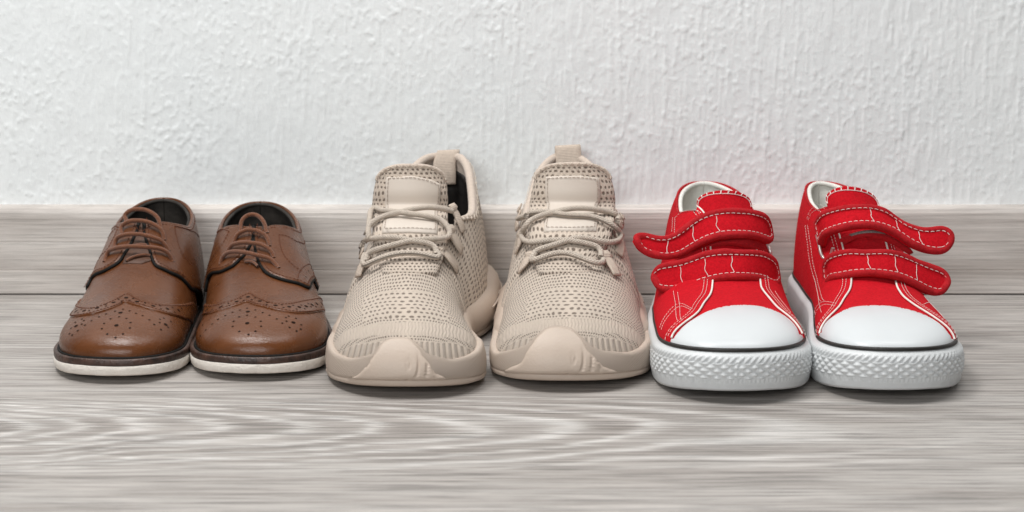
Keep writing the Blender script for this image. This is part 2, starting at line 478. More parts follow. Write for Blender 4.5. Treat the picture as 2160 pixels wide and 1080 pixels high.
def knit(name, mode):
    """knitted mesh in UV metres: fine ribs with rows of open holes; zones run from toe to throat"""
    t = NT(name, .85, .2); t.b.inputs["Sheen Weight"].default_value = .15
    x, y, z = t.sep(t.coord('UV'))
    PI2 = 2*math.pi
    def holes(nx, ny, stag=True, r=.30, asp=1.0):
        X = t.math('MULTIPLY', x, nx); Y = t.math('MULTIPLY', y, ny)
        jt = t.noise(t.coord('UV'), 160, 2); X = t.math('ADD', X, t.math('MULTIPLY', jt, .9)); Y = t.math('ADD', Y, t.math('MULTIPLY', t.noise(t.coord('UV', (1, 1, 1), (3, 1, 0)), 130, 2), .8))
        if stag:
            row = t.math('FLOOR', Y); odd = t.math('MULTIPLY', t.math('MODULO', row, 2.0), .5); X = t.math('ADD', X, odd)
        fx = t.math('SUBTRACT', t.math('FRACT', X), .5); fy = t.math('SUBTRACT', t.math('FRACT', Y), .5)
        d = t.math('SQRT', t.math('ADD', t.math('MULTIPLY', fx, fx), t.math('MULTIPLY', t.math('MULTIPLY', fy, fy), asp)))
        return t.math('SUBTRACT', 1.0, t.n_smooth(d, r*.6, r*1.25))
    def smooth(d, a, b):
        q = t.n("ShaderNodeMapRange"); q.interpolation_type = 'SMOOTHSTEP'
        t.l(d, q.inputs[0]); q.inputs[1].default_value = a; q.inputs[2].default_value = b; return q.outputs[0]
    t.n_smooth = smooth
    yarn = t.math('MULTIPLY', t.math('SINE', t.math('MULTIPLY', x, PI2*1300)), t.math('SINE', t.math('MULTIPLY', y, PI2*900)))
    if mode == 'upper':
        # y = v*0.26 : toe 0 .. heel .26 ; x = u*0.18
        fineh = holes(420, 330, True, .30)
        bigh = holes(270, 210, True, .30, 1.4)
        wob = t.math('MULTIPLY', t.noise(t.coord('UV'), 60, 2), .004)
        dxx = t.math('SUBTRACT', x, .09)
        yy = t.math('SUBTRACT', t.math('ADD', y, wob), t.math('MULTIPLY', t.math('MULTIPLY', dxx, dxx), 3.2))
        ox, oy, oz = t.sep(t.coord('Object'))
        ribs = t.math('SINE', t.math('MULTIPLY', t.math('ADD', ox, t.math('MULTIPLY', t.math('SINE', t.math('MULTIPLY', y, 900)), .0003)), PI2*480))
        thick = t.math('SINE', t.math('MULTIPLY', t.math('MULTIPLY', ox, t.math('ADD', .82, t.math('MULTIPLY', oz, 7.0))), PI2*290))
        dx = t.math('ABSOLUTE', t.math('SUBTRACT', x, .09))
        # masks
        z_thick = t.math('SUBTRACT', 1.0, smooth(yy, .0355, .0365))
        z_row = t.math('MULTIPLY', smooth(yy, .037, .038), t.math('SUBTRACT', 1.0, smooth(yy, .0415, .0425)))
        z_rib = t.math('MULTIPLY', smooth(yy, .0415, .0425), t.math('SUBTRACT', 1.0, smooth(yy, .053, .055)))
        z_hole = smooth(yy, .053, .055)
        inner = t.math('MULTIPLY', t.math('SUBTRACT', 1.0, smooth(dx, .030, .033)), t.math('MULTIPLY', smooth(yy, .056, .058), t.math('SUBTRACT', 1.0, smooth(yy, .090, .093))))
        side = t.math('MULTIPLY', smooth(dx, .045, .047), smooth(yy, .09, .10))
        sideh = holes(420, 260, True, .25, .8)
        H = t.math('ADD', t.math('MULTIPLY', fineh, t.math('SUBTRACT', t.math('SUBTRACT', z_hole, inner), side, clamp=True)), t.math('MULTIPLY', bigh, inner))
        H = t.math('ADD', H, t.math('MULTIPLY', sideh, side))
        H = t.math('ADD', H, t.math('MULTIPLY', fineh, z_row), clamp=True)
        R = t.math('ADD', t.math('MULTIPLY', thick, t.math('MULTIPLY', z_thick, 3.2)), t.math('MULTIPLY', ribs, t.math('MULTIPLY', z_rib, .9)))
        h = t.math('ADD', t.math('MULTIPLY', R, .5), t.math('MULTIPLY', yarn, .30))
        h = t.math('SUBTRACT', h, t.math('MULTIPLY', H, .9))
        hole_shade_col = t.math('ADD', t.math('MULTIPLY', H, .85), t.math('MULTIPLY', t.math('MULTIPLY', smooth(t.math('MULTIPLY', thick, -1.0), .35, 1.0), z_thick), .45), clamp=True)  # valleys between the thick ribs darkened too, their shade put into the colour
    else:
        H = holes(330, 270, True, .28, 1.0)
        ox, oy, oz = t.sep(t.coord('Object'))
        ribs = t.math('SINE', t.math('MULTIPLY', x, PI2*600))
        h = t.math('SUBTRACT', t.math('ADD', t.math('MULTIPLY', yarn, .2), t.math('MULTIPLY', ribs, .2)), t.math('MULTIPLY', H, 1.0))
        hole_shade_col = t.math('MULTIPLY', H, .9)
    base = t.mix(t.noise(t.coord('Object'), 45, 3), (.610, .510, .425), (.665, .565, .475))
    base = t.mix(t.math('MULTIPLY', t.math('ADD', yarn, 1.0), .16), base, (.42, .34, .27))
    t.color(t.mix(hole_shade_col, base, (.135, .100, .075)))
    t.bump(h, .0006, .9)
    M[name] = t.m
knit('beige_knit', 'upper'); knit('beige_tongue_knit', 'tongue')

# red canvas shoe materials
def canvas(name, a, b, scale=1, amp=.00006):
    t = NT(name, .9, .15); t.b.inputs["Sheen Weight"].default_value = .12
    t.b.inputs["Sheen Tint"].default_value = (*b, 1)
    x, y, z = t.sep(t.coord('UV'))
    wv = t.math('MULTIPLY', t.math('SINE', t.math('MULTIPLY', x, 9000*scale)), t.math('SINE', t.math('MULTIPLY', y, 9000*scale)))
    f = t.noise(t.coord('Object'), 70, 4, .6); f2 = t.noise(t.coord('Object'), 1800, 2)
    c = t.mix(f, a, b); f3 = t.noise(t.coord('Object'), 520, 3, .7); c = t.mix(t.ramp(f3, [(.35, .38), (.6, 0.0)]), c, tuple(q*.45 for q in a)); c = t.mix(t.math('MULTIPLY', t.math('ADD', wv, 1.0), .14), c, tuple(q*.55 for q in a))
    c = t.mix(t.ramp(f2, [(.62, 0.0), (.80, .35)]), c, tuple(min(1, q*1.3+.03) for q in b))
    t.color(c); t.bump(f3, .0004); t.bump(wv, amp); t.bump(f, .0006, .6)
    M[name] = t.m
canvas('red_canvas', (.540, .0038, .0110), (.650, .0070, .018))
canvas('red_binding', (.470, .012, .018), (.600, .026, .034), .8, .00005)
simple('white_lining_cloth', (.74, .725, .67), .9, .2, nscale=250, namp=.07, bump=.0003, bscale=1400)
simple('white_thread', (.82, .74, .70), .8, .2)
simple('white_rubber', (.64, .655, .66), .38, .45, nscale=60, namp=.035, bump=.00012, bscale=900)
simple('white_toe_rubber', (.60, .62, .63), .33, .45, nscale=22, namp=.03, bump=.0001, bscale=120)
simple('pinstripe_rubber', (.018, .015, .013), .5, .4, nscale=200, namp=.3)
t = simple('steel_ring', (.72, .70, .66), .38, .5, namp=.05, bump=0); t.b.inputs["Metallic"].default_value = .75
simple('grey_tread', (.42, .42, .42), .6, .3)

# wood laminate (floor and skirting): long streaks, pores, cathedral figure
def wood(name, cathedral=False, tone=1.0, axis='floor', gr=.62):
    t = NT(name, .55, .35)
    x, y, z = t.sep(t.coord('Object'))
    if axis == 'skirt': y = t.math('ADD', z, 3.0)
    comb = t.n("ShaderNodeCombineXYZ"); t.l(x, comb.inputs[0]); t.l(y, comb.inputs[1]); P = comb.outputs[0]
    def mp(sx, sy, ox=0, oy=0):
        m = t.n("ShaderNodeMapping"); m.inputs["Scale"].default_value = (sx, sy, 1); m.inputs["Location"].default_value = (ox, oy, 0)
        t.l(P, m.inputs[0]); return m.outputs[0]
    streak = t.noise(mp(4, 105), 1, 5, .62, .3)
    fine = t.noise(mp(12, 430), 1, 5, .7)
    pores = t.noise(mp(28, 900, 3, 1), 1, 3, .6)
    broad = t.noise(mp(3.0, 26, 7, 2), 1, 4, .55, .8)
    f = t.math('ADD', t.math('MULTIPLY', streak, .36), t.math('MULTIPLY', broad, .48)); f = t.math('ADD', f, .075)
    if cathedral:
        jag = t.noise(mp(7, 300, 5, 5), 1, 5, .7)
        wob = t.noise(mp(4.5, 9, 1, 3), 1, 3, .5)
        yc = t.math('SUBTRACT', y, t.math('ADD', -.352, t.math('MULTIPLY', t.math('SUBTRACT', wob, .5), .030)))
        y2 = t.math('MULTIPLY', yc, yc)
        val = t.math('ADD', x, t.math('MULTIPLY', y2, 58.0))
        val = t.math('ADD', val, t.math('MULTIPLY', t.math('SUBTRACT', jag, .5), .085))
        val = t.math('ADD', val, t.math('MULTIPLY', t.math('SUBTRACT', wob, .5), .14))
        g_ = t.math('MULTIPLY', t.math('EXPONENT', t.math('MULTIPLY', val, -2.0)), 56.0)
        w = t.math('SINE', g_)
        w2 = t.math('SINE', t.math('ADD', t.math('MULTIPLY', g_, .47), 1.3))
        w = t.math('SUBTRACT', t.math('MULTIPLY', t.math('POWER', t.math('MULTIPLY', t.math('ADD', w, 1.0), .5), 3.0), 1.9), .55)
        w = t.math('ADD', w, t.math('MULTIPLY', w2, .25))
        near = t.n("ShaderNodeMapRange"); near.interpolation_type = 'SMOOTHSTEP'; t.l(t.math('ABSOLUTE', yc), near.inputs[0])
        near.inputs[1].default_value = .085; near.inputs[2].default_value = .045
        right = t.n("ShaderNodeMapRange"); right.interpolation_type = 'SMOOTHSTEP'; t.l(x, right.inputs[0])
        right.inputs[1].default_value = .30; right.inputs[2].default_value = .05
        rr = t.math('ADD', .25, t.math('MULTIPLY', right.outputs[0], .75))
        f = t.math('ADD', f, t.math('MULTIPLY', t.math('MULTIPLY', w, near.outputs[0]), t.math('MULTIPLY', rr, .135)))
    col = t.ramp(f, [(.30, tuple(tone*q for q in (.300, .267, .241))), (.45, tuple(tone*q for q in (.430, .393, .364))), (.58, tuple(tone*q for q in (.560, .524, .492))), (.74, tuple(tone*q for q in (.72, .69, .66)))])
    fm = t.ramp(fine, [(.36, .38), (.49, .95), (.62, 1.28)])
    col = t.mix(gr, col, fm, 'MULTIPLY')
    pm = t.ramp(pores, [(.32, .45), (.44, 1.0)])
    col = t.mix(gr*.7, col, pm, 'MULTIPLY')
    t.color(col)
    t.bump(fine, .0004, .8); t.bump(streak, .0005, .5)
    t.l(t.ramp(fine, [(.3, .62), (.7, .46)]), t.b.inputs["Roughness"])
    M[name] = t.m
wood('floor_laminate', True, .78, gr=.80); wood('skirting_laminate', False, 1.26, 'skirt', .32)
t = NT('wall_plaster', .75, .25); v = t.coord('Object')
t.color(t.ramp(t.noise(v, 9, 4), [(.3, (.87, .90, .905)), (.7, (.90, .925, .925))]))
t.bump(t.noise(v, 700, 3), .00012); M['wall_plaster'] = t.m

# ------------------------------------------------------------------ setting
def quad(name, V, mat):
    o = mesh_obj(name, V, [(0, 1, 2, 3)], mat, smooth=False); o['kind'] = 'structure'; return o
fl = quad('floor', [(-3, -3, 0), (3, -3, 0), (3, .03, 0), (-3, .03, 0)], M['floor_laminate'])
# skirting board: moulded profile with two shallow grooves, standing a hair above the floor
pr = [(.012, .0011), (.0005, .0011), (.0, .0018), (.0, .0190), (.0005, .0196), (.0, .0202), (.0, .0410), (.0004, .0415), (.0, .0420), (.0, .0600), (.0006, .0640), (.0022, .0668), (.0046, .0683), (.014, .0690)]
xs = np.linspace(-1.6, 1.6, 3); V = np.array([[(x, a, b) for a, b in pr] for x in xs]).reshape(-1, 3)
sk = mesh_obj('skirting_board', V, grid_faces(len(xs), len(pr)), M['skirting_laminate'], smooth=False); sk['kind'] = 'structure'
sg = quad('wall_base_shadow_gap', [(-1.6, .010, 0.0), (1.6, .010, 0.0), (1.6, .010, .0012), (-1.6, .010, .0012)], M['edge_black'])  # black strip set into the gap in place of its shade
sg.name = 'skirting_gap_shade'
def smooth_noise(ny, nx, sy, sx, seed):
    rng = np.random.default_rng(seed); A = rng.standard_normal((ny, nx))
    fy = np.fft.fftfreq(ny)[:, None]; fx = np.fft.rfftfreq(nx)[None, :]
    G = np.exp(-2*(math.pi**2)*((fy*sy)**2+(fx*sx)**2))
    B = np.fft.irfft2(np.fft.rfft2(A)*G, (ny, nx)); return B/B.std()
def wall():
    cell = .0008; nx, nz = 1400, 480
    X = (np.arange(nx)-nx/2)*cell; Z = .055+np.arange(nz)*cell
    a = smooth_noise(nz, nx, 6.5, 1.25, 1); b = smooth_noise(nz, nx, 1.7, 1.3, 2); c = smooth_noise(nz, nx, 20, 1.5, 3)
    m = smooth_noise(nz, nx, 34, 20, 4); m2 = smooth_noise(nz, nx, 26, 26, 5); e = smooth_noise(nz, nx, 5.0, 2.2, 6)
    sg_ = lambda q: 1/(1+np.exp(-q))
    ridge = sg_((a-.7)*4.5)*sg_(m*1.0+.8)
    blob = sg_((b-1.0)*4.0)*sg_(m2*1.2+.1)
    worm = sg_(2.2-np.abs(e)*9)*sg_(-m*1.5+.2)*.8
    vert = sg_((c-1.0)*5)
    H = .00032*ridge+.00032*blob+.00020*worm+.00024*vert+.00008*smooth_noise(nz, nx, 9, 6, 8)+.00003*b
    XX, ZZ = np.meshgrid(X, Z); V = np.stack([XX, .0125-H*.95, ZZ], -1).reshape(-1, 3)
    F = np.array(grid_faces(nz, nx), dtype=np.int32)
    me = bpy.data.meshes.new('wall'); me.vertices.add(len(V)); me.vertices.foreach_set('co', V.ravel())
    me.loops.add(F.size); me.loops.foreach_set('vertex_index', F.ravel()); me.polygons.add(len(F))
    me.polygons.foreach_set('loop_start', np.arange(0, F.size, 4, dtype=np.int32)); me.update(calc_edges=True); me.validate(); me.shade_smooth()
    me.materials.append(M['wall_plaster']); o = bpy.data.objects.new('wall', me); COL.objects.link(o); o['kind'] = 'structure'
    x0, x1, z1 = X[0], X[-1], Z[-1]
    f = mesh_obj('wall_surround', [(-3, .0128, 0), (x0, .0128, 0), (x0, .0128, z1), (-3, .0128, z1), (x1, .0128, 0), (3, .0128, 0), (3, .0128, z1), (x1, .0128, z1), (-3, .0128, 2.6), (3, .0128, 2.6)],
                 [(0, 1, 2, 3), (4, 5, 6, 7), (3, 2, 7, 6, 9, 8)], M['wall_plaster'], smooth=False); f['kind'] = 'structure'
wall()
# ------------------------------------------------------------------ brown brogue shoes
def brown_last(toeY, cxs, wlk, wrk, tp):
    L = -0.012-toeY
    D = (0, .034, .069, .103, .129, .152, .172, .199, L)
    g = lambda i: float(np.interp(D[i], [a for a, b in cxs], [b for a, b in cxs]))
    zt = (.031, .0350, .0400, .0500, .0630, .0755, .0850, .0920, .0950)
    ex = (.86, .86, .88, .92, .90, .84, .72, .60, .55); ez = (.78, .78, .80, .83, .84, .80, .70, .60, .55)
    keys = [(D[i], g(i), wlk[i], wrk[i], zt[i], ex[i], ez[i], tp[i], 0) for i in range(9)]
    return Last(toeY, L, keys, [(0, .0120), (.06, .0115), (.14, .012), (L, .018)], toe=(.056, 2.35, .050, 2.35), heel=(.045, 2.2), tuck=.05, lean=-.006, S=.0036)
LB = brown_last(-.2530, [(0, -.2436), (.057, -.2528), (.070, -.2535), (.115, -.2565), (.235, -.2620)],
    (.0500, .0435, .0415, .0410, .0395, .0375, .0345, .0320, .0300), (.0355, .0395, .0395, .0385, .0375, .0370, .0350, .0325, .0305),
    (.0, .03, .05, .09, .14, .18, .22, .24, .24))
RB = brown_last(-.2475, [(0, -.1580), (.057, -.1650), (.070, -.1656), (.115, -.1722), (.152, -.181), (.235, -.1895)],
    (.0500, .0440, .0420, .0402, .0390, .0365, .0345, .0320, .0300), (.0380, .0430, .0440, .0425, .0415, .0400, .0375, .0335, .0305),
    (.0, .03, .04, .06, .09, .13, .20, .24, .24))
# END LAST

simple('shaded_tongue', (.070, .026, .011), .5, .4, nscale=200, namp=.3)  # tongue brown darkened, the shade of the open lace gap put into its colour
def z2(ox, oy, s):
    """reading scale of an enlarged view of the photograph -> photo pixel"""
    return lambda *q: [(ox+x/s, oy+y/s) for x, y in q]
def rim_uv(last, d0, d1, zk, right=False, n=26):
    """rim line along one side: heights zk = [(d, z)] between distances d0 and d1 from the toe"""
    out = []
    for d in d0+(d1-d0)*np.sin(np.linspace(0, 1, n)*math.pi/2):
        v = last.vof(d); out.append((last.u_at_z(v, float(pchip([a for a, b in zk], [b for a, b in zk], np.array([d]))[0]), right), v))
    out = np.array(out)
    k = np.array([.25, .5, .25]); q = out[:, 0].copy(); q[1:-1] = q[:-2]*.25+q[1:-1]*.5+q[2:]*.25; out[:, 0] = q
    return out
def make_sole(last, root, layers, margin, n=220):
    """layers: (name, material, profile[(outset,z)], margin, label)"""
    for name, mat, prof, mg, ch in layers:
        C, Nn = outline(last, mg, n)
        zo = None
        V, F, U = band(C, Nn, prof, disp=ch)
        mesh_obj(name, V, F, mat, root, UV=U)
def line_from(surf, P, off, r, name, mat, root, arch=None, ns=10, label=None, kind=None):
    return None
def surf_tube(surf, pts, offs, r, name, mat, root, n=8, ns=10, flat=1.0, taper=True, kind=None, lift=None):
    uvp = surf.uv(pts, n); m = len(uvp)
    o = np.interp(np.linspace(0, 1, m), np.linspace(0, 1, len(offs)), offs)
    P, N = surf.ev(uvp, o)
    P = crom(resample(P, n=max(6, m//3)), 4)
    mb = MB(); mb.tube(P, r, ns=ns, flat=flat); return mb.build(name, mat, root, kind=kind)

def brogue(last, label, rootpos, c):
    root = thing('brogue_shoe', label, 'leather shoe', rootpos, 'pair of brown leather brogues')
    Lm = M['brown_leather']
    rng = np.random.default_rng(3)
    # sole layers
    C, Nn = outline(last, .0040)
    rag = smooth_noise(1, 220, .01, 1.0, 5)[0]*.00022
    V, F, U = band(C, Nn, [(-.0035, .0004), (-.001, .0006), (.0000, .0018), (.0003, .0040), (.0004, .0066), (.0, .0072), (-.004, .0074)], disp=lambda s, z: np.where(z < .003, rag, rag*.3))
    a = np.hypot(V[:, 0]-C[0, 0], V[:, 1]-C[0, 1]); sp = np.clip(1-(V[:, 1]-C[0, 1])/.05, 0, 1)**2*.0012
    V[:, 2] += sp*np.clip(1-V[:, 2]/.02, 0, 1)+last.spr(V[:, 1]); mesh_obj('outsole', V, F, M['cream_rubber'], root, UV=U)
    V, F, U = band(C, Nn, [(-.003, .0070), (-.0003, .0073), (.0002, .0085), (.0002, .0112), (-.0006, .0122), (-.0030, .0120), (-.0050, .0115), (-.012, .0115)])
    V[:, 2] += last.spr(V[:, 1]); mesh_obj('welt', V, F, M['welt_brown'], root, UV=U)
    mb = MB(); C2, N2 = outline(last, .0006); P = np.c_[C2, .0122+last.spr(C2[:, 1])]
    mb.tube(P, .0013, closed=True, ns=8, flat=.7, up=(0, 0, 1)); mb.build('welt_seam', M['edge_black'], root)
    # uppers
    d_rim = [(c['d0'], c['z0']), (c['d0']+.018, c['z1']), (c['d0']+.035, c['z2']), (c['d0']+.06, c['z3']), (last.L, c['z4'])]
    vt = last.vof
    low = last.uv(c['wing_low'], 5); top = last.uv(c['wing_top'], 5)
    lowL, lowR = low[0], low[-1]; topL, topR = top[0], top[-1]
    def ext(line, dv=.10):
        a, b = line[0], line[-1]
        return np.vstack([[[0, min(.6, a[1]+dv*a[0]/.12)]], line, [[1, min(.6, b[1]+dv*(1-b[0])/.12)]]])
    low2, top2 = ext(low), ext(top)
    patch(last, np.vstack([[[0, 0.001]], low2, [[1, 0.001]]]), .0005, .0004, (.010, .012), 'toe_cap', Lm, root)
    patch(last, np.vstack([low2, top2[::-1]]), .0014, .0011, (.008, .005), 'wing_trim', Lm, root)
    vb = low2.copy(); vb[:, 1] += .004
    patch(last, np.vstack([vb, [[1, vt(c['d0']-.006)], [0, vt(c['d0']-.006)]]]), .0002, .0002, (.012, .010), 'vamp', Lm, root)
    inner_poly = {}
    for side in ('left', 'right'):
        R = side == 'right'
        f = last.uv(c['facing_'+side], 5)             # from topline down the inner edge and out to the side
        e = f[-1]
        rim = rim_uv(last, c['d0']-.004, last.L, d_rim, R)
        s = 1 if R else 0
        sd = np.array([[e[0]+(s-e[0])*.55, e[1]+.055], [s, e[1]+.10]])
        rp = rim[::-1]
        poly = np.vstack([f, sd, [[s, .97], [s, 1.0]], rp])
        patch(last, poly, .0024, .0012, (.010, .008), 'quarter', Lm, root)
        mb = MB(); lp = np.vstack([f, sd]); seam(mb, last, densify(lp, .01), .0010, .0013, .9, 8); mb.build('edge_lining', M['edge_black'], root)
        # dark inner lining of the quarter
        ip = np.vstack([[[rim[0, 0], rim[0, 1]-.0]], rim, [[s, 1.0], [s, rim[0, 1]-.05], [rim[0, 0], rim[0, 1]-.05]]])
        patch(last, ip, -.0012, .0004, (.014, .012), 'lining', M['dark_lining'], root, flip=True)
        mb = MB(); P, N = last.ev(rim, .0010); P = P[1:]; N = N[1:]
        mb.tube(crom(P, 3), .0013, ns=8); mb.build('topline', Lm, root)
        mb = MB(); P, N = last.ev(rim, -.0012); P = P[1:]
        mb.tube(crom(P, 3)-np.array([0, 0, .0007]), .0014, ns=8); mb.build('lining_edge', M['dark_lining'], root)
        # stitches: along the facing edge and the topline, and the decorative row
        mb = MB()
        inward = -1 if not R else 1
        P, N = last.ev(f, .0026); T = np.gradient(P, axis=0); T /= np.linalg.norm(T, axis=1)[:, None]
        B = np.cross(N, T); B *= (1 if not R else -1)
        B = B*(1 if np.mean(B[:, 0]*inward) > 0 else -1)
        stitch_line(mb, P+B*.0024, N, .00028, .0017, .0009)
        P, N = last.ev(rim[:-3], .0026); dn = np.array([0, 0, -1.0]); dn = dn-N*(N@dn)[:, None]; dn /= np.linalg.norm(dn, axis=1)[:, None]
        stitch_line(mb, P+dn*.0022, N, .00028, .0017, .0009)
        for ln in c['stitch_'+side]: stitches(mb, last, last.uv(ln, 6), .0026, .00028, .0018, .0009)
        mb.build('stitching', M['brown_thread'], root)
    # tongue beneath the laces
    tp = last.uv(c['tongue'], 3, False)
    patch(last, tp, .0008, .0008, (.01, .01), 'tongue', M['shaded_tongue'] if c.get('tb') else Lm, root)
    for k, lp in enumerate(c['laces']):
        surf_tube(last, lp, [.0018, .0050, .0062, .0062, .0050, .0018], .00152, 'lace', M['brown_lace'], root, n=6, ns=12)
    for lp in c.get('under', []):
        surf_tube(last, lp, [.0015, .002, .002, .0015], .0011, 'crossing_lace', M['brown_lace'], root, n=6, ns=10)
    # seams of the wing trim, dark discs for the punched holes
    mb = MB()
    P, N = last.ev(top); dn = np.zeros_like(top)
    t2 = top.copy(); t2[:, 1] -= .012; stitches(mb, last, t2, .0016, .00026, .0016, .0008)
    t3 = low.copy(); t3[:, 1] += .005; stitches(mb, last, t3, .0016, .00026, .0016, .0008)
    mb.build('wing_stitching', M['brown_thread'], root)
    mb = MB()
    bp = [last.cast(*p) for p in c['big']]; sp_ = [last.cast(*p) for p in c['small']]
    def off_for(p):
        return .0015 if p[1] > np.interp(p[0], low[:, 0], low[:, 1])+.004 and p[1] < np.interp(p[0], top[:, 0], top[:, 1]) else .0006
    for p in bp: discs(mb, last, [p], [.0014], off_for(p)+.00005)
    for p in sp_: discs(mb, last, [p], [.00078], off_for(p)+.00005, 8)
    for p in c.get('side_holes', []): discs(mb, last, [last.cast(*p)], [.0007], .0034)
    mb.build('brogue_perforations', M['perforation_dark'], root, kind='stuff')
    # insole
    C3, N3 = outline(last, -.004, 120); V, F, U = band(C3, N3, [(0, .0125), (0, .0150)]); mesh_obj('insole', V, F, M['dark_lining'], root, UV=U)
    return root

za = z2(100, 600, 5.4); zb_ = z2(180, 410, 5.4); zc = z2(400, 600, 5.4); zd = z2(410, 410, 5.141)
left_cfg = dict(
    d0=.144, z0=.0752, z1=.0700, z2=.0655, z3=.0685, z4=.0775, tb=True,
    wing_top=za((320, 172), (345, 225), (400, 262), (500, 272), (600, 250), (740, 195), (840, 140), (915, 103), (1000, 150), (1100, 200), (1250, 230), (1400, 238), (1550, 225), (1640, 205)),
    wing_low=za((222, 345), (260, 378), (330, 378), (500, 350), (700, 292), (820, 245), (885, 213), (1000, 245), (1200, 302), (1400, 358), (1550, 405)),
    facing_left=zb_((618, 305), (600, 400), (560, 490), (515, 590), (470, 660), (430, 725), (390, 780), (320, 830), (200, 895), (80, 955), (5, 1040)),
    facing_right=zb_((664, 305), (678, 430), (700, 540), (740, 660), (760, 740), (800, 820), (880, 862), (980, 910), (1080, 960), (1140, 1020), (1190, 1080)),
    stitch_left=[zb_((290, 500), (345, 440), (402, 390), (375, 460), (345, 530), (270, 660), (180, 750), (100, 820))],
    stitch_right=[zb_((1255, 492), (1170, 430), (1080, 402), (992, 390)), zb_((992, 390), (1012, 500), (1050, 640), (1110, 740), (1165, 830))],
    tongue=zb_((555, 300), (720, 300), (770, 760), (640, 800), (420, 800)),
    laces=[zb_((500, 355), (492, 300), (545, 258), (640, 248), (740, 272), (815, 330), (850, 412)), zb_((438, 505), (448, 430), (520, 385), (640, 378), (760, 408), (850, 470), (888, 542)),
           zb_((355, 645), (380, 580), (450, 542), (580, 530), (720, 550), (850, 590), (935, 660)), zb_((240, 790), (295, 710), (380, 682), (520, 672), (700, 680), (850, 695), (925, 735), (975, 782))],
    under=[zb_((470, 775), (560, 735), (660, 712), (735, 712)), zb_((560, 612), (620, 596), (700, 600))],
    big=za((900, 175), (1022, 220), (1200, 268), (1355, 297), (1478, 315), (757, 228), (573, 290), (428, 322), (342, 325), (833, 330), (330, 482), (787, 475), (1343, 465)),
    small=za((300, 315), (813, 192), (668, 250), (672, 270), (512, 292), (400, 305), (483, 322), (340, 297), (978, 182), (937, 205), (1110, 235), (1095, 258), (1275, 265), (1287, 300), (1412, 285), (1435, 335), (1510, 290), (848, 212), (275, 300), (360, 345),
             (770, 313), (862, 291), (935, 310), (1010, 338), (1085, 365), (1160, 412), (1215, 465), (670, 345), (588, 378), (503, 423), (398, 403), (420, 420), (322, 440), (395, 460), (430, 472), (275, 507), (258, 567), (288, 583), (350, 535),
             (720, 400), (817, 378), (900, 397), (648, 453), (947, 443), (622, 513), (940, 505), (684, 573), (862, 572), (777, 612), (1322, 393), (1280, 405), (1275, 443), (1400, 430), (1290, 522), (1370, 495)))
right_cfg = dict(
    d0=.137, z0=.0725, z1=.0685, z2=.0630, z3=.0660, z4=.0745,
    wing_top=zc((95, 224), (160, 238), (250, 240), (340, 232), (500, 185), (600, 135), (680, 98), (740, 130), (800, 165), (900, 205), (1020, 225), (1150, 220), (1300, 180), (1400, 155), (1480, 150), (1550, 178)),
    wing_low=zc((85, 387), (250, 340), (450, 272), (570, 238), (652, 211), (800, 257), (1000, 305), (1200, 335), (1350, 335), (1500, 312), (1575, 325)),
    facing_left=zd((645, 350), (640, 420), (630, 500), (600, 580), (555, 655), (520, 700), (470, 745), (400, 800), (280, 850), (170, 892), (100, 950), (40, 1028)),
    facing_right=zd((650, 350), (652, 480), (667, 600), (690, 700), (720, 780), (780, 860), (880, 912), (1000, 950), (1120, 978), (1228, 1022), (1250, 975), (1280, 932), (1320, 928), (1365, 1000)),
    stitch_left=[zd((208, 488), (280, 440), (400, 420)), zd((400, 420), (345, 535), (250, 670), (150, 790))],
    stitch_right=[zd((1165, 500), (1155, 552), (1080, 530), (1000, 485), (905, 465)), zd((905, 465), (922, 580), (970, 700), (1060, 800), (1140, 860)), zd((1108, 935), (1130, 850), (1195, 785), (1270, 790), (1330, 850), (1358, 920))],
    tongue=zd((560, 352), (740, 352), (720, 720), (600, 770), (480, 740)),
    laces=[zd((512, 445), (532, 360), (580, 308), (640, 293), (705, 312), (755, 365), (788, 445)), zd((442, 555), (490, 495), (560, 463), (640, 458), (720, 480), (785, 522), (815, 585)),
           zd((375, 662), (430, 608), (510, 593), (640, 600), (740, 620), (820, 660), (860, 710)), zd((305, 775), (360, 710), (440, 685), (560, 700), (700, 735), (830, 765), (910, 828))],
    under=[zd((560, 745), (640, 760), (690, 800))],
    side_holes=zd((1200, 865), (1225, 835), (1262, 830), (1297, 852), (1240, 852), (1180, 935)),
    big=zc((668, 165), (540, 218), (363, 278), (212, 307), (800, 213), (978, 262), (1130, 278), (1243, 280), (1318, 270), (1383, 252), (1433, 238), (1487, 232), (665, 318), (657, 450), (1180, 442)),
    small=zc((587, 182), (622, 203), (450, 240), (458, 263), (748, 177), (708, 198), (883, 230), (877, 253), (1048, 257), (1067, 287), (1175, 262), (1212, 303), (1303, 300), (1265, 258), (1340, 240), (1370, 275), (1425, 272), (1480, 268), (270, 307),
             (657, 280), (577, 300), (748, 300), (490, 325), (408, 362), (327, 405), (262, 458), (832, 330), (910, 360), (992, 402), (1055, 450), (657, 360), (566, 378), (750, 380), (503, 428), (811, 428), (492, 487), (816, 485), (568, 543), (750, 541),
             (671, 578), (1127, 370), (1096, 386), (1209, 395), (1102, 427), (1268, 468), (1137, 498), (1262, 517), (1215, 538), (155, 470), (130, 590), (190, 525)))
brogue(LB, 'brown leather brogue at the far left end of the row, dark lace gap open', (-.257, -.12, 0), left_cfg)
brogue(RB, 'brown leather brogue shoe standing between the other brown shoe and the beige trainers', (-.173, -.12, 0), right_cfg)
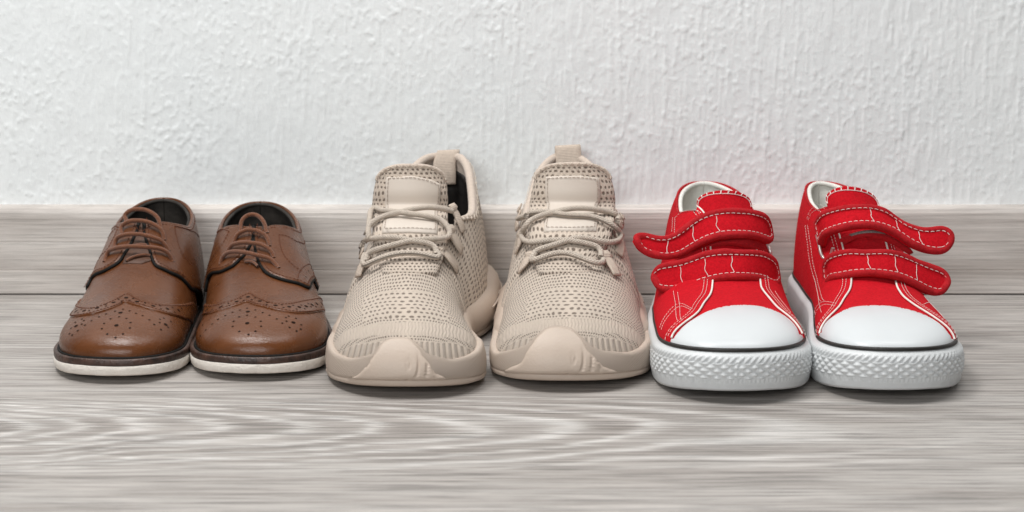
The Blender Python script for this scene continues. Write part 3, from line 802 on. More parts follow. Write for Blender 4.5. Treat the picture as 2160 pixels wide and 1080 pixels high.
# ------------------------------------------------------------------ beige knitted trainers
def trainer_last(toeY, heelY, cxs, wl, wr, tp, zt):
    L = heelY-toeY
    D = (0, .034, .069, .104, .129, .154, .179, .214, L)
    g = lambda i: float(np.interp(D[i], [a for a, b in cxs], [b for a, b in cxs]))
    ex = (.80, .80, .84, .90, .92, .86, .76, .62, .55); ez = (.74, .74, .76, .80, .82, .80, .72, .62, .55)
    keys = [(D[i], g(i), wl[i], wr[i], zt[i], ex[i], ez[i], tp[i], 0) for i in range(9)]
    return Last(toeY, L, keys, [(0, .0075), (.03, .0045), (.07, .003), (.2, .003), (L, .005)], toe=(.055, 2.45, .050, 2.2), heel=(.045, 2.2), tuck=.03, lean=.004, S=.0042)
ZT = (.036, .0430, .0490, .0590, .0720, .0880, .1050, .1150, .1200)
LT = trainer_last(-.2865, -.010, [(0, -.0631), (.07, -.0677), (.134, -.0665), (.274, -.0500)],
    (.0460, .0475, .0480, .0475, .0480, .0460, .0430, .0370, .0320), (.0490, .0480, .0435, .0370, .0365, .0415, .0430, .0390, .0330), (0, .02, .03, .05, .08, .12, .16, .20, .20), ZT)
RT = trainer_last(-.2730, -.010, [(0, .0335), (.07, .0376), (.134, .0400), (.274, .0410)],
    (.0460, .0475, .0480, .0475, .0480, .0455, .0430, .0360, .0320), (.0470, .0495, .0500, .0495, .0495, .0475, .0440, .0370, .0320), (0, .02, .03, .04, .07, .11, .16, .20, .20), ZT)
# END LAST

class GridSurf(Last):
    """free surface patch from rows of points (same interface as Last)"""
    def __init__(s, rows, nu=61, nv=121):
        R = np.array(rows, float)                        # (rows, cols, 3)
        A = np.stack([crom(R[:, k], 12) for k in range(R.shape[1])], 1)
        B = np.stack([crom(A[i], 12) for i in range(A.shape[0])], 0)
        s.P = B; s.nv, s.nu = B.shape[:2]
        du = np.gradient(s.P, axis=1); dv = np.gradient(s.P, axis=0)
        N = np.cross(du, dv); N /= np.linalg.norm(N, axis=2)[..., None]+1e-12
        m = N[s.nv//2, s.nu//2]
        if m[1] > 0: N = -N
        s.N = N
        s.bvh = BVHTree.FromPolygons([tuple(p) for p in s.P.reshape(-1, 3).tolist()], [tuple(f) for f in grid_faces(s.nv, s.nu)])
def first_hit(surfs, px, py):
    best = None
    for s in surfs:
        h = s.bvh.ray_cast(Vector(CAM), Vector(ray(px, py)))
        if h[0] is not None and (best is None or h[3] < best[1]): best = (s, h[3])
    s = best[0] if best else surfs[0]
    return s, s.cast(px, py)
def free_tube(surfs, pts, offs, r, name, mat, root, ns=10, flat=1.0, smooth=2, dn=5):
    """cord lying over several surfaces, following points measured in the photograph"""
    P = []; n = len(pts)
    q = crom([np.array(p, float) for p in pts], dn)
    o = np.interp(np.linspace(0, 1, len(q)), np.linspace(0, 1, len(offs)), offs)
    for k, p in enumerate(q):
        s, uv = first_hit(surfs, *p); X, N = s.ev([uv], o[k]); P.append(X[0])
    P = np.array(P)
    for _ in range(smooth):
        Q = P.copy(); Q[1:-1] = .25*P[:-2]+.5*P[1:-1]+.25*P[2:]; P = Q
    mb = MB(); mb.tube(crom(resample(P, .0035), 4), r, ns=ns, flat=flat); return mb.build(name, mat, root)
def ribbon(path, wid, W, thick=.0009):
    """flat band swept along path (n,3) with across direction W (n,3) or (3,), width wid"""
    P = np.asarray(path, float); n = len(P); W = np.broadcast_to(np.asarray(W, float), P.shape)
    T = np.gradient(P, axis=0); N = np.cross(W, T); N /= np.linalg.norm(N, axis=1)[:, None]+1e-12
    wid = np.broadcast_to(np.asarray(wid, float), (n,))[:, None]
    s = np.r_[0, np.cumsum(np.linalg.norm(np.diff(P, axis=0), axis=1))]
    cols = []; uv = []
    for a, b in ((-1, 0), (-.96, 1), (-.5, 1.0), (0, 1), (.5, 1.0), (.96, 1), (1, 0), (.96, -1), (0, -1), (-.96, -1)):
        cols.append(P+W*wid*.5*a+N*thick*.5*b); uv.append(np.stack([a*wid[:, 0]*.5, s], 1))
    V = np.stack(cols, 1).reshape(-1, 3); U = np.stack(uv, 1).reshape(-1, 2); m = len(cols)
    F = grid_faces(n, m, wrap_j=True); F += [tuple(range(m)), tuple((n-1)*m+k for k in range(m))[::-1]]
    return V, F, U

def trainer(last, label, rootpos, c):
    root = thing('knit_trainer', label, 'trainer', rootpos, 'pair of beige knitted trainers')
    vt = last.vof; RB_ = M['beige_rubber']
    # outsole band and midsole flare around the whole shoe
    C, Nn = outline(last, .0)
    Y0 = last.toeY; f = np.clip((C[:, 1]-Y0-.114)/.11, 0, 1); f = f*f*(3-2*f)
    Cx = C+Nn*(.0022+.0058*f)[:, None]
    grooves = lambda s, z: np.zeros(len(s))
    prof = [(-.014, .0002), (-.004, .0008), (.0010, .0026), (.0010, .0052), (.0002, .0060), (.0016, .0070), (.0026, .011), (.0020, .0165), (.0002, .0222), (-.0035, .0262), (-.009, .0275)]
    V, F, U = band(Cx, Nn, prof)
    up = np.clip((C[:, 1]-Y0-.144)/.10, 0, 1); m = len(prof)
    fr = np.clip(1-(C[:, 1]-Y0)/.09, 0, 1)
    Vr = V.reshape(len(C), m, 3)
    Vr[:, :, 2] *= (1+.16*up)[:, None]
    Vr[:, 5:, :2] -= (Nn*(np.clip(fr*2, 0, 1)*.009)[:, None])[:, None, :]*1.0; Vr[:, 6:, 2] *= (1-.45*fr)[:, None]
    sp = np.clip(1-(C[:, 1]-Y0)/.035, 0, 1)**2*.0016; Vr[:, :5, 2] += sp[:, None]
    V[:, 2] += last.spr(V[:, 1])
    mesh_obj('midsole', V, F, RB_, root, UV=U)
    # sculpted waves on the heel flare
    mb = MB(); k = np.where(f > .45)[0]
    for a0, z0, z1 in ((0, .0100, .0150), (0, .0180, .0215)):
        for side in (0, 1):
            kk = [i for i in k if (C[i, 0] > np.interp(C[i, 1], C[:, 1][:len(C)//2+1], (C[:len(C)//2+1, 0]+C[::-1][:len(C)//2+1, 0])/2)) == bool(side)]
            if len(kk) < 6: continue
            kk = sorted(kk, key=lambda i: C[i, 1]); t = np.linspace(0, 1, len(kk))
            P = np.c_[Cx[kk]+Nn[kk]*.0024, z0+(z1-z0)*t+.0018*np.sin(t*9)]
            mb.tube(P, .0007, ns=6)
    mb.build('heel_waves', RB_, root)
    # knitted upper (whole, up to the throat) and its two flanks
    bnd = last.uv(c['upper_line'], 5)
    b2 = np.vstack([[[0, bnd[0, 1]+.02]], bnd, [[1, bnd[-1, 1]+.02]]])
    patch(last, np.vstack([[[0, .0]], [[0, .25]], [[0, vt(.144)]], [[1, vt(.144)]], [[1, .25]], [[1, 0]]]), .0003, .0003, (.010, .008), 'knit_vamp', M['beige_knit'], root)
    d_rim = c['rim']
    for side in ('left', 'right'):
        R = side == 'right'; s = 1 if R else 0
        rim = rim_uv(last, d_rim[0][0], last.L, d_rim, R)
        u0 = rim[0, 0]
        edge = np.array([[u0, rim[0, 1]], [u0+(.04 if not R else -.04), vt(.132)], [s+(u0-s)*.80, vt(.122)], [s+(u0-s)*.45, vt(.118)], [s, vt(.114)]])
        edge = crom(edge, 6)
        patch(last, np.vstack([edge, [[s, 1.0]], rim[::-1]]), .0011, .0018, (.010, .008), 'knit_side', M['beige_knit'], root)
        ip = np.vstack([rim, [[s, 1.0], [s, rim[0, 1]-.03], [rim[0, 0], rim[0, 1]-.03]]])
        patch(last, ip, -.0030, .001, (.014, .012), 'lining', M['beige_cloth'], root, flip=True)
        # padded collar
        P, N = last.ev(rim, -.0008); n = len(P)
        cen = np.stack([np.interp(P[:, 1], last.P[:, 80, 1], last.P[:, 80, 0]), P[:, 1], P[:, 2]], 1)
        mb = MB(); mb.tube(crom(P[::2], 5), np.interp(np.linspace(0, 1, len(crom(P[::2], 5))), [0, .12, 1], [.0018, .0028, .0031]), ns=14)
        mb.build('padded_collar', M['beige_cloth'], root)
        low = rim.copy(); P2, N2 = last.ev(rim); dn = np.clip(np.linspace(.3, 1, n), 0, 1)*.038
        low[:, 0] = low[:, 0]+(dn if R else -dn)*1.0; low[:, 0] = np.clip(low[:, 0], .01, .99)
        patch(last, np.vstack([rim, low[::-1]]), .0024, .0016, (.008, .010), 'collar_band', M['beige_cloth'], root)
        mb = MB(); Pz, Nz = last.ev(low, .0016)
        zz = []; zn = []
        q = resample(np.c_[low], n=46)
        for i, (a, b) in enumerate(q):
            o = .0 if i % 2 else (-.018 if R else .018)
            P1, N1 = last.ev([[a+o, b]], .0030); zz.append(P1[0]); zn.append(N1[0])
        mb.tube(np.array(zz), .00022, ns=5, up=np.array(zn)); mb.build('zigzag_stitching', M['beige_thread'], root)
    # heel pad and insole inside
    C3, N3 = outline(last, -.006, 120); V, F, U = band(C3, N3, [(0, .018), (0, .022)]); mesh_obj('insole', V, F, M['black_footbed'], root, UV=U)
    for R in (False, True):
        s = 1 if R else 0
        rr = rim_uv(last, last.L-.075, last.L, [(0, .040), (last.L-.075, .045), (last.L-.03, .092), (last.L, .100)], R)
        patch(last, np.vstack([rr, [[s, 1.0], [s, rr[0, 1]]]]), -.0045, .001, (.014, .012), 'heel_pad', M['black_footbed'], root, flip=True)
    # midsole wrap with dotted texture
    dot = lambda q, Q: .00022*np.sin(q[:, 0]*420)*np.sin((q[:, 1]*(.25+q[:, 0]*0))*900)
    lo = np.array([[0, 0], [1, 0]]) if False else None
    sideL = np.array([[0, vt(.128)], [.06, vt(.122)]]); sideR = np.array([[.94, vt(.122)], [1, vt(.128)]])
    ring = np.vstack([[[0, 0.0]], sideL, bnd, sideR, [[1, 0.0]]])
    patch(last, ring, .0038, .0024, (.006, .005), 'midsole_wrap', M['beige_dotted'], root, uvs=(.18, .26))
    lower = last.uv(c['groove'], 5)
    # toe bumper: smooth tongue of rubber that runs up the toe
    patch(last, lower_poly(last, c), .0052, .0026, (.007, .006), 'toe_bumper', RB_, root, disp=c['wave'])
    # tongue
    rows = []
    for py, l_, r_, off, bk in c['tongue']:
        if off is not None:
            uvc = last.cast((l_+r_)/2, py); Pc, Nc = last.ev([uvc], off); Yc = Pc[0][1]
        else: Yc = bk[1]; bk = bk[0]
        row = []
        for t in (-1, -.8, -.45, 0, .45, .8, 1):
            row.append(at((l_+r_)/2+(r_-l_)/2*t, py+c['tilt']*t, Yc+bk*abs(t)**2.4))
        rows.append(row)
    TS = GridSurf(rows)
    allp = np.array([[0, 0], [1, 0], [1, 1], [0, 1]], float)
    patch(TS, rounded_rect(.02, .0, .98, .995, .40, .20), .0030, .0042, (.035, .025), 'tongue', M['beige_tongue_knit'], root, thick=.004, uvs=(.055, .085))
    tb = rounded_rect(.02, .0, .98, .995, .40, .20)
    top = np.array([p for p in densify(np.vstack([tb, tb[:1]]), .01) if p[1] > .80]); 
    sm = rounded_rect(.08, .0, .92, .940, .37, .20); smt = np.array([p for p in densify(np.vstack([sm, sm[:1]]), .01) if p[1] > .80])
    top = top[np.argsort(np.arctan2(top[:, 1]-.7, top[:, 0]-.5))]; smt = smt[np.argsort(np.arctan2(smt[:, 1]-.7, smt[:, 0]-.5))]
    patch(TS, np.vstack([top, smt[::-1]]), .0042, .0020, (.03, .02), 'tongue_binding', M['beige_cloth'], root, thick=.001, uvs=(.05, .08))
    mb = MB(); q = resample(smt, n=27); zz = []; nn = []
    for i, p in enumerate(q):
        d = (p-np.array([.5, .7])); d /= np.linalg.norm(d); P1, N1 = TS.ev([p+d*(.045 if i % 2 else -.005)], .0046); zz.append(P1[0]); nn.append(N1[0])
    mb.tube(np.array(zz), .00028, ns=5, up=np.array(nn)); mb.build('tongue_stitching', M['beige_thread'], root)
    # leatherette label
    lab = [np.array(TS.cast(*p)) for p in c['label']]
    lp = densify(np.array(lab+[lab[0]]), .04)[:-1]
    patch(TS, lp, .0042, .0007, (.04, .03), 'tongue_label', M['beige_leatherette'], root, uvs=(.05, .08))
    ctr = np.mean(lab, 0); st = np.array([ctr+(p-ctr)*np.array([.86, .91]) for p in lab+[lab[0]]])
    mb = MB(); P, N = TS.ev(densify(st, .02), .0046); stitch_line(mb, P, N, .00028, .0019, .0011); mb.build('label_stitching', M['label_thread'], root)
    # webbing loops and laces
    for lp in c['loops']:
        surfpoly = [last.cast(*p) for p in lp[1:]]
        q = crom([np.array(p, float) for p in lp[1:]], 5); P = []; NN = []
        for k, p in enumerate(q):
            uv = last.cast(*p); X, N = last.ev([uv], .0026+.0016*math.sin(math.pi*k/(len(q)-1))+(.0020 if k < 4 else 0)); P.append(X[0]); NN.append(N[0])
        P = np.array(P); NN = np.array(NN); T = np.gradient(P, axis=0); T /= np.linalg.norm(T, axis=1)[:, None]; W = np.cross(T, NN); W /= np.linalg.norm(W, axis=1)[:, None]
        V, F, U = ribbon(P, lp[0], W, .0013); mesh_obj('webbing_loop', V, F, M['beige_webbing'], root, UV=U)
    for lp in c['laces']:
        free_tube([TS, last], lp, [.0050, .0058, .0066, .0066, .0058, .0050], .00190, 'lace', M['beige_lace'], root, ns=12, smooth=5)
    # heel pull tab: a folded loop of webbing
    h = c['tab']; x0 = h['x']; zr = h['z']; yb = last.toeY+last.L
    W = np.array([math.cos(h['rot']), math.sin(h['rot']), h.get('slope', 0)])
    path = crom([(x0, yb-.0095, zr-.019), (x0, yb-.0085, zr-.010), (x0, yb-.0060, zr-.002), (x0+h['lean'], yb-.0020, zr+h['up']-.001), (x0+h['lean'], yb+.0012, zr+h['up']), (x0+h['lean'], yb+.0040, zr+h['up']-.002), (x0, yb+.0060, zr-.012), (x0, yb+.0052, zr-.034)], 6)
    V, F, U = ribbon(path, h['w'], W, .0016); mesh_obj('pull_tab', V, F, M['beige_webbing'], root, UV=U)
    return root
def rounded_rect(u0, v0, u1, v1, ru, rv):
    P = [(u0, v0), (u1, v0), (u1, v1-rv)]
    P += [(u1-ru+ru*math.cos(a), v1-rv+rv*math.sin(a)) for a in np.linspace(0, math.pi/2, 9)[1:]]
    P += [(u0+ru-ru*math.sin(a), v1-rv+rv*math.cos(a)) for a in np.linspace(0, math.pi/2, 9)]
    return np.array(P, float)
def lower_poly(last, c):
    bx = c['bumper'][len(c['bumper'])//2][0]
    top = last.uv([(bx+(x-bx)*1.02, y+(6 if 2 < k < len(c['bumper'])-3 else 3)) for k, (x, y) in enumerate(c['bumper'])], 6)
    a, b = top[0], top[-1]
    return np.vstack([top, [[1, b[1]], [1, 0.0], [0, 0.0], [0, a[1]]]])
# dotted midsole rubber
t = NT('beige_dotted', .5, .4); x, y, z = t.sep(t.coord('UV'))
a = t.math('MULTIPLY', t.math('SINE', t.math('MULTIPLY', y, 2*math.pi*620)), t.math('SINE', t.math('MULTIPLY', x, 2*math.pi*640)))
t.color(t.mix(t.math('MULTIPLY', t.math('ADD', a, 1.0), .12), (.515, .420, .347), (.45, .365, .30))); t.bump(a, .00022); M['beige_dotted'] = t.m
simple('label_thread', (.42, .34, .28), .8, .2)
def wave_for(surf, cx, cz=0):
    def f(q, Q):
        dx = (Q[:, 0]-cx-.004); dz = (Q[:, 2]-.020)
        r = np.sqrt((dx*1.15)**2+(dz*.75)**2)
        w = np.sin(r*1150)
        m = np.clip((dx+.004)/.010, 0, 1)*np.clip((.030-r)/.01, 0, 1)*np.clip((.026-Q[:, 2])/.006, 0, 1)
        return -.0011*np.clip(w-.1, 0, 1)*m
    return f
y1 = z2(670, 290, 4.0); y2 = z2(670, 540, 3.6); y3 = z2(1010, 290, 4.0); y4 = z2(1010, 540, 3.6)
lt = dict(
    upper_line=y2((112, 640), (150, 722), (200, 755), (270, 778), (350, 768), (430, 740), (500, 665), (560, 640), (640, 632), (720, 650), (800, 712), (860, 760), (980, 785), (1080, 772), (1180, 722), (1218, 655)),
    groove=y2((100, 830), (230, 910), (330, 870), (430, 770)),
    bumper=y2((75, 868), (150, 910), (230, 908), (330, 868), (400, 805), (450, 735), (505, 660), (565, 632), (640, 626), (715, 642), (770, 700), (820, 770), (880, 850), (980, 912), (1080, 938), (1190, 922), (1265, 885)),
    wave=wave_for(None, -.0660),
    rim=[(.164, .0800), (.184, .0785), (.204, .0825), (.239, .1010), (.264, .1090)],
    tilt=0,
    tongue=[(582, 806, 922, -.0110, .004), (562, 800, 930, -.0060, .006), (528, 792, 940, .0006, .008), (480, 785, 946, .0035, .010), (445, 785, 945, None, (.010, -.1125)), (405, 789, 944, None, (.010, -.1085)), (372, 797, 938, None, (.009, -.1050)), (345, 806, 926, None, (.007, -.1020))],
    label=[y1(*[p])[0] for p in ((600, 338), (800, 328), (940, 358), (1018, 398), (1008, 620), (998, 845), (780, 835), (558, 838), (585, 600))],
    loops=[(.0058, (944, 438), (952, 452), (962, 475), (971, 492)), (.0074, (938, 482), (945, 500), (956, 518), (968, 531)), (.0080, (918, 527), (930, 540), (943, 556), (957, 571)),
           (.0066, (780, 468), (776, 480), (773, 492)), (.0066, (776, 508), (772, 524), (768, 540)), (.0080, (786, 540), (779, 556), (770, 572), (761, 588))],
    laces=[y1((430, 785), (408, 735), (435, 682), (520, 655), (620, 663), (760, 695), (880, 712), (990, 745), (1055, 795), (1072, 850), (1052, 893), (930, 905), (800, 915), (660, 955), (540, 985), (470, 1020), (440, 1090)),
           y1((1100, 650), (1000, 635), (880, 640), (740, 675), (620, 715), (500, 770), (450, 830), (420, 905), (500, 897), (600, 888), (700, 895), (800, 920), (900, 932), (970, 965), (985, 1030)),
           y2((400, 20), (385, 80), (400, 115), (450, 97), (540, 62), (640, 38), (760, 36), (870, 58), (905, 45), (890, 5))],
    tab=dict(x=-.0505, z=.108, up=.0050, w=.0170, rot=.10, lean=.0025, slope=.04))
rt = dict(
    upper_line=y4((112, 640), (150, 722), (200, 728), (280, 713), (350, 692), (400, 660), (450, 610), (520, 560), (600, 545), (700, 563), (780, 625), (850, 690), (940, 725), (1080, 732), (1180, 712), (1245, 655)),
    groove=y4((100, 830), (230, 910), (330, 870), (430, 770)),
    bumper=y4((78, 880), (130, 893), (220, 862), (340, 785), (400, 690), (460, 610), (520, 560), (600, 546), (700, 565), (775, 625), (830, 715), (920, 800), (1040, 862), (1160, 888), (1280, 875)),
    wave=wave_for(None, .0330),
    rim=[(.161, .0800), (.181, .0785), (.201, .0825), (.236, .1010), (.260, .1090)],
    tilt=0,
    tongue=[(582, 1136, 1248, -.0110, .004), (562, 1128, 1256, -.0060, .006), (528, 1120, 1278, .0006, .008), (480, 1114, 1296, .0035, .010), (440, 1116, 1298, None, (.011, -.1080)), (405, 1122, 1296, None, (.011, -.1040)), (368, 1132, 1284, None, (.010, -.1005)), (342, 1146, 1266, None, (.008, -.0975))],
    label=[y3(*[p])[0] for p in ((580, 335), (700, 325), (870, 325), (995, 345), (995, 600), (982, 822), (780, 830), (555, 828), (578, 600))],
    loops=[(.0058, (1110, 440), (1106, 455), (1101, 472), (1098, 486)), (.0074, (1112, 488), (1109, 505), (1104, 520), (1095, 534)), (.0080, (1130, 540), (1122, 553), (1112, 566), (1100, 576)),
           (.0056, (1303, 452), (1305, 464), (1301, 480)), (.0074, (1293, 490), (1298, 508), (1301, 526), (1300, 540)), (.0080, (1266, 540), (1276, 555), (1287, 572), (1297, 586))],
    laces=[y3((368, 690), (385, 712), (450, 695), (540, 672), (620, 678), (720, 705), (850, 715), (980, 745), (1080, 785), (1135, 845), (1125, 920), (1040, 930), (920, 900), (810, 895), (710, 935), (570, 980), (495, 1010), (480, 1070)),
           y3((1185, 735), (1150, 708), (1050, 675), (940, 650), (800, 648), (680, 675), (560, 720), (460, 765), (422, 820), (420, 890), (450, 935), (520, 935), (620, 918), (740, 918), (860, 935), (950, 955), (1005, 1000), (1005, 1060)),
           y4((450, 15), (425, 60), (430, 82), (490, 70), (560, 45), (660, 36), (760, 68), (850, 103), (910, 105), (925, 70))],
    tab=dict(x=.0425, z=.108, up=.0085, w=.0195, rot=-.03, lean=-.0005, slope=.06))
trainer(LT, 'beige knitted trainer whose black heel pad shows beside the tongue, next to a brown brogue', (-.060, -.13, 0), lt)
trainer(RT, 'beige knitted trainer standing next to the red strapped shoe, tongue hiding its collar', (.040, -.13, 0), rt)
# ------------------------------------------------------------------ red canvas strap shoes
def canvas_last(toeY, heelY, cxs, wl, wr, tp, zt):
    L = heelY-toeY
    D = (0, .039, .075, .112, .137, .162, .187, .226, L)
    g = lambda i: float(np.interp(D[i], [a for a, b in cxs], [b for a, b in cxs]))
    ex = (.86, .86, .90, .95, .95, .90, .80, .66, .58); ez = (.80, .80, .82, .86, .86, .82, .72, .62, .55)
    keys = [(D[i], g(i), wl[i], wr[i], zt[i], ex[i], ez[i], tp[i], 0) for i in range(9)]
    return Last(toeY, L, keys, [(0, .0245), (.06, .0235), (.12, .0215), (L, .0220)], toe=(.058, 2.45, .055, 2.3), heel=(.045, 2.2), tuck=.02, lean=.003, S=.0046)
ZR = (.0385, .0425, .0450, .0485, .0570, .0720, .0865, .0960, .0990)
LR = canvas_last(-.2965, -.014, [(0, .1326), (.075, .1369), (.154, .1425), (.214, .1450), (.281, .1445)],
    (.0410, .0430, .0440, .0450, .0450, .0430, .0400, .0350, .0300), (.0430, .0455, .0460, .0450, .0440, .0425, .0400, .0350, .0300), (0, .02, .04, .06, .08, .10, .13, .15, .16), ZR)
RR = canvas_last(-.2945, -.014, [(0, .2278), (.057, .2317), (.162, .2370), (.214, .2350), (.281, .2315)],
    (.0400, .0405, .0378, .0335, .0305, .0288, .0275, .0250, .0225), (.0425, .0440, .0445, .0440, .0415, .0410, .0390, .0350, .0300), (0, .02, .04, .06, .08, .10, .13, .15, .16), ZR)
# END LAST

def strap_surface(last_list, top, bot, Yt, Yb, n=13):
    """strap from its two long edges (photo points, ordered left to right) and their depths"""
    t = resample(crom([np.array(p, float) for p in top], 8), n=n); b = resample(crom([np.array(p, float) for p in bot], 8), n=n)
    s = np.linspace(0, 1, n); yt = pchip(np.linspace(0, 1, len(Yt)), Yt, s); yb = pchip(np.linspace(0, 1, len(Yb)), Yb, s)
    T = np.array([at(*p, y) for p, y in zip(t, yt)]); B = np.array([at(*p, y) for p, y in zip(b, yb)])
    rows = [B+(T-B)*f-np.array([0, .0008, -.0003])*math.sin(math.pi*f) for f in (0, .33, .67, 1)]
    return GridSurf(rows)
def cap_poly(ends=(True, True), ru=.09, n=9):
    """strap outline in uv: rounded at the left (u=0) and/or right end"""
    P = []
    def arc(cx, sx, a0, a1):
        for a in np.linspace(a0, a1, n): P.append((cx+ru*sx*math.cos(a), .5+.5*math.sin(a)))
    if ends[1]: arc(1-ru, 1, -math.pi/2, math.pi/2)
    else: P.extend([(1, .0), (1, 1.0)])
    if ends[0]: arc(ru, -1, math.pi/2, -math.pi/2)
    else: P.extend([(0, 1.0), (0, .0)])
    return np.array(P)
def make_strap(root, c, surfs):
    S = strap_surface(surfs, c['top'], c['bot'], c['Yt'], c['Yb'])
    poly = cap_poly(c['ends'], c.get('ru', .10))
    poly = poly*np.array([1, .985])+np.array([0, .0075])
    body = patch(S, poly, .0012, .001, (.02, .07), 'strap', M['red_canvas'], root, thick=.0022, uvs=(.085, .02))
    loop = densify(np.vstack([poly, poly[:1]]), .02)[:-1]
    ctr = np.array([.5, .5]); ins = ctr+(loop-ctr)*np.array([.970, .80])
    P, N = S.ev(ins, .0007); P = crom(resample(np.vstack([P, P[:1]]), .0035)[:-1], 3, closed=True)
    wob = np.interp(np.arange(len(P)), np.arange(len(P)), (.00250)+.00014*smooth_noise(1, len(P), .01, 2.5, c.get('seed', 3))[0])
    mb = MB(); mb.tube(P, wob, ns=12, closed=True); mb.build('binding', M['red_binding'], body)
    st = ctr+(loop-ctr)*np.array([.945, .575]); P, N = S.ev(st, .0026)
    a, b = c.get('stitch_open', (0, len(P)))
    mb = MB(); stitch_line(mb, np.vstack([P, P[:1]]), np.vstack([N, N[:1]]), .00021, .0024, .0014)
    for u0, du in c['cross']:
        q = crom([(u0, .76), (u0+du*.2, .6), (u0+du*.1, .45), (u0+du, .25)], 5); P, N = S.ev(q, .0017); mb.tube(P, .00021, ns=5, up=N, flat=.7)
    mb.build('stitching', M['white_thread'], body)
    # folded-back layer under the strap, with grey hook tape between
    U = c.get('under')
    if U:
        S2 = strap_surface(surfs, U['top'], U['bot'], U['Yt'], U['Yb'])
        b2 = patch(S2, cap_poly((False, False))*np.array([1, .97])+np.array([0, .015]), .0008, .0012, (.03, .09), 'strap_underlayer', M['red_binding'], root, thick=.0030, uvs=(.07, .02))
        if 'tape' in U:
            q = np.array([(U['tape'][0], .55), (U['tape'][1], .55), (U['tape'][1], 1.0), (U['tape'][0], 1.0)])
            patch(S2, q, .0016, .0006, (.03, .09), 'hook_tape', M['hook_tape'], root)
    return S
simple('hook_tape', (.24, .225, .21), .9, .2, nscale=1200, namp=.4, bump=.0008, bscale=1500)
def canvas_shoe(last, label, rootpos, c):
    root = thing('strap_shoe', label, 'canvas shoe', rootpos, 'pair of red canvas shoes with straps')
    vt = last.vof; RC = M['red_canvas']; L = last.L
    # ---- rubber foxing band with moulded relief
    n = 900; C, Nn = outline(last, .0); C = resample(np.vstack([C, C[:1]]), n=n+1)[:-1]
    T = np.roll(C, -1, 0)-np.roll(C, 1, 0); T /= np.linalg.norm(T, axis=1)[:, None]; Nn = np.stack([-T[:, 1], T[:, 0]], 1)
    if np.mean(np.sum(Nn*(C-C.mean(0)), 1)) < 0: Nn = -Nn
    def foxh(Y):                                           # height of the band along the shoe
        d = Y-last.toeY; return np.interp(d, [0, .06, .114, .174, .274], [.0272, .0264, .0250, .0240, .0250])
    prof = [(.000, .0002), (.0036, .0006), (.0044, .0016)]
    zs = np.linspace(.0020, .0262, 48)
    for z in zs:
        q = (z-.002)/.0242
        o = .0048+.0012*math.sin(math.pi*min(1, q*1.05))**.8-(0 if q < .84 else ((q-.84)/.16)**2*.0026)
        prof.append((o, z))
    prof += [(.0018, .0268), (.0004, .0271), (-.003, .0272)]
    Vb = []; 
    s = np.r_[0, np.cumsum(np.linalg.norm(np.diff(np.vstack([C, C[:1]]), axis=0), axis=1))][:-1]
    sc_ = foxh(C[:, 1])/.0272
    front = np.clip(1.25-(C[:, 1]-last.toeY)/.075, 0, 1); front = front*front*(3-2*front)
    def relief(s, z, front):
        r = np.zeros_like(s)
        if .0030 < z < .0060:                                # fine pebbled foot
            r += .00022*np.sin(s*2*math.pi/.0013)*math.sin(z*2*math.pi/.0011)
        if .0064 < z < .0092:                                # short upright ribs
            e = min(1, (z-.0064)/.0004, (.0092-z)/.0004); r += .00034*np.clip(np.sin(s*2*math.pi/.0024)*2.2, -1, 1)*e
        if .0096 < z < .0196:                                # two rows of pyramids
            zz = (z-.0096)/.0050; fz = 2*abs((zz+.5) % 1-.5)*1.0; row = int(zz)
            fs = 2*np.abs(((s/.0062+.5*(row % 2))+.5) % 1-.5)
            p_ = (s/.0068+(z-.0096)/.0050) % 1; q_ = (s/.0068-(z-.0096)/.0050) % 1; h = np.minimum(1-np.abs(2*p_-1), 1-np.abs(2*q_-1))
            r += .0017*h*front-.00015*front
        if .0200 < z < .0242:                                # slanted ribs
            e = min(1, (z-.0200)/.0004, (.0242-z)/.0012); r += .00050*np.clip(np.sin((s+(z-.0194)*.75)*2*math.pi/.0036)*2.0, -1, 1)*e*front
        return r
    V = np.zeros((n, len(prof), 3)); U = np.zeros((n, len(prof), 2))
    sprg = np.clip(1-(C[:, 1]-last.toeY)/.05, 0, 1)**2*.0030
    for j, (o, z) in enumerate(prof):
        oo = o+relief(s, z, front)
        V[:, j, :2] = C+Nn*oo[:, None]; V[:, j, 2] = z*sc_+sprg*(1-z/.0272)+last.spr(V[:, j, 1]); U[:, j, 0] = s; U[:, j, 1] = z
    F = grid_faces(n, len(prof), wrap_i=True, flip=True); m = len(prof)
    F.append(tuple(i*m for i in range(n)))
    band_o = mesh_obj('rubber_sole', V.reshape(-1, 3), F, M['white_rubber'], root, UV=U.reshape(-1, 2))
    P = np.c_[C+Nn*.0011, foxh(C[:, 1])+.0005+last.spr(C[:, 1])]
    mb = MB(); mb.tube(P, .0015, closed=True, ns=8, flat=.9, up=(0, 0, 1)); mb.build('pinstripe', M['pinstripe_rubber'], root)
    # ---- canvas parts
    full = lambda d0, d1: np.array([[0, vt(d0)], [0, vt(d1)], [1, vt(d1)], [1, vt(d0)]]) if d0 > 0 else np.array([[0, 0], [0, vt(d1)], [1, vt(d1)], [1, 0]])
    cap = last.uv(c['cap'], 6); cl, cr = cap[0], cap[-1]
    cp = np.vstack([[[0, 0]], [[0, cl[1]+.05*cl[0]/.1]], cap, [[1, cr[1]+.05*(1-cr[0])/.1]], [[1, 0]]])
    patch(last, full(.02, .164), .0003, .0003, (.012, .010), 'vamp', RC, root, uvs=(.13, .28))
    patch(last, cp, .0012, .0010, (.009, .008), 'toe_cap', M['white_toe_rubber'], root)
    rims = {}
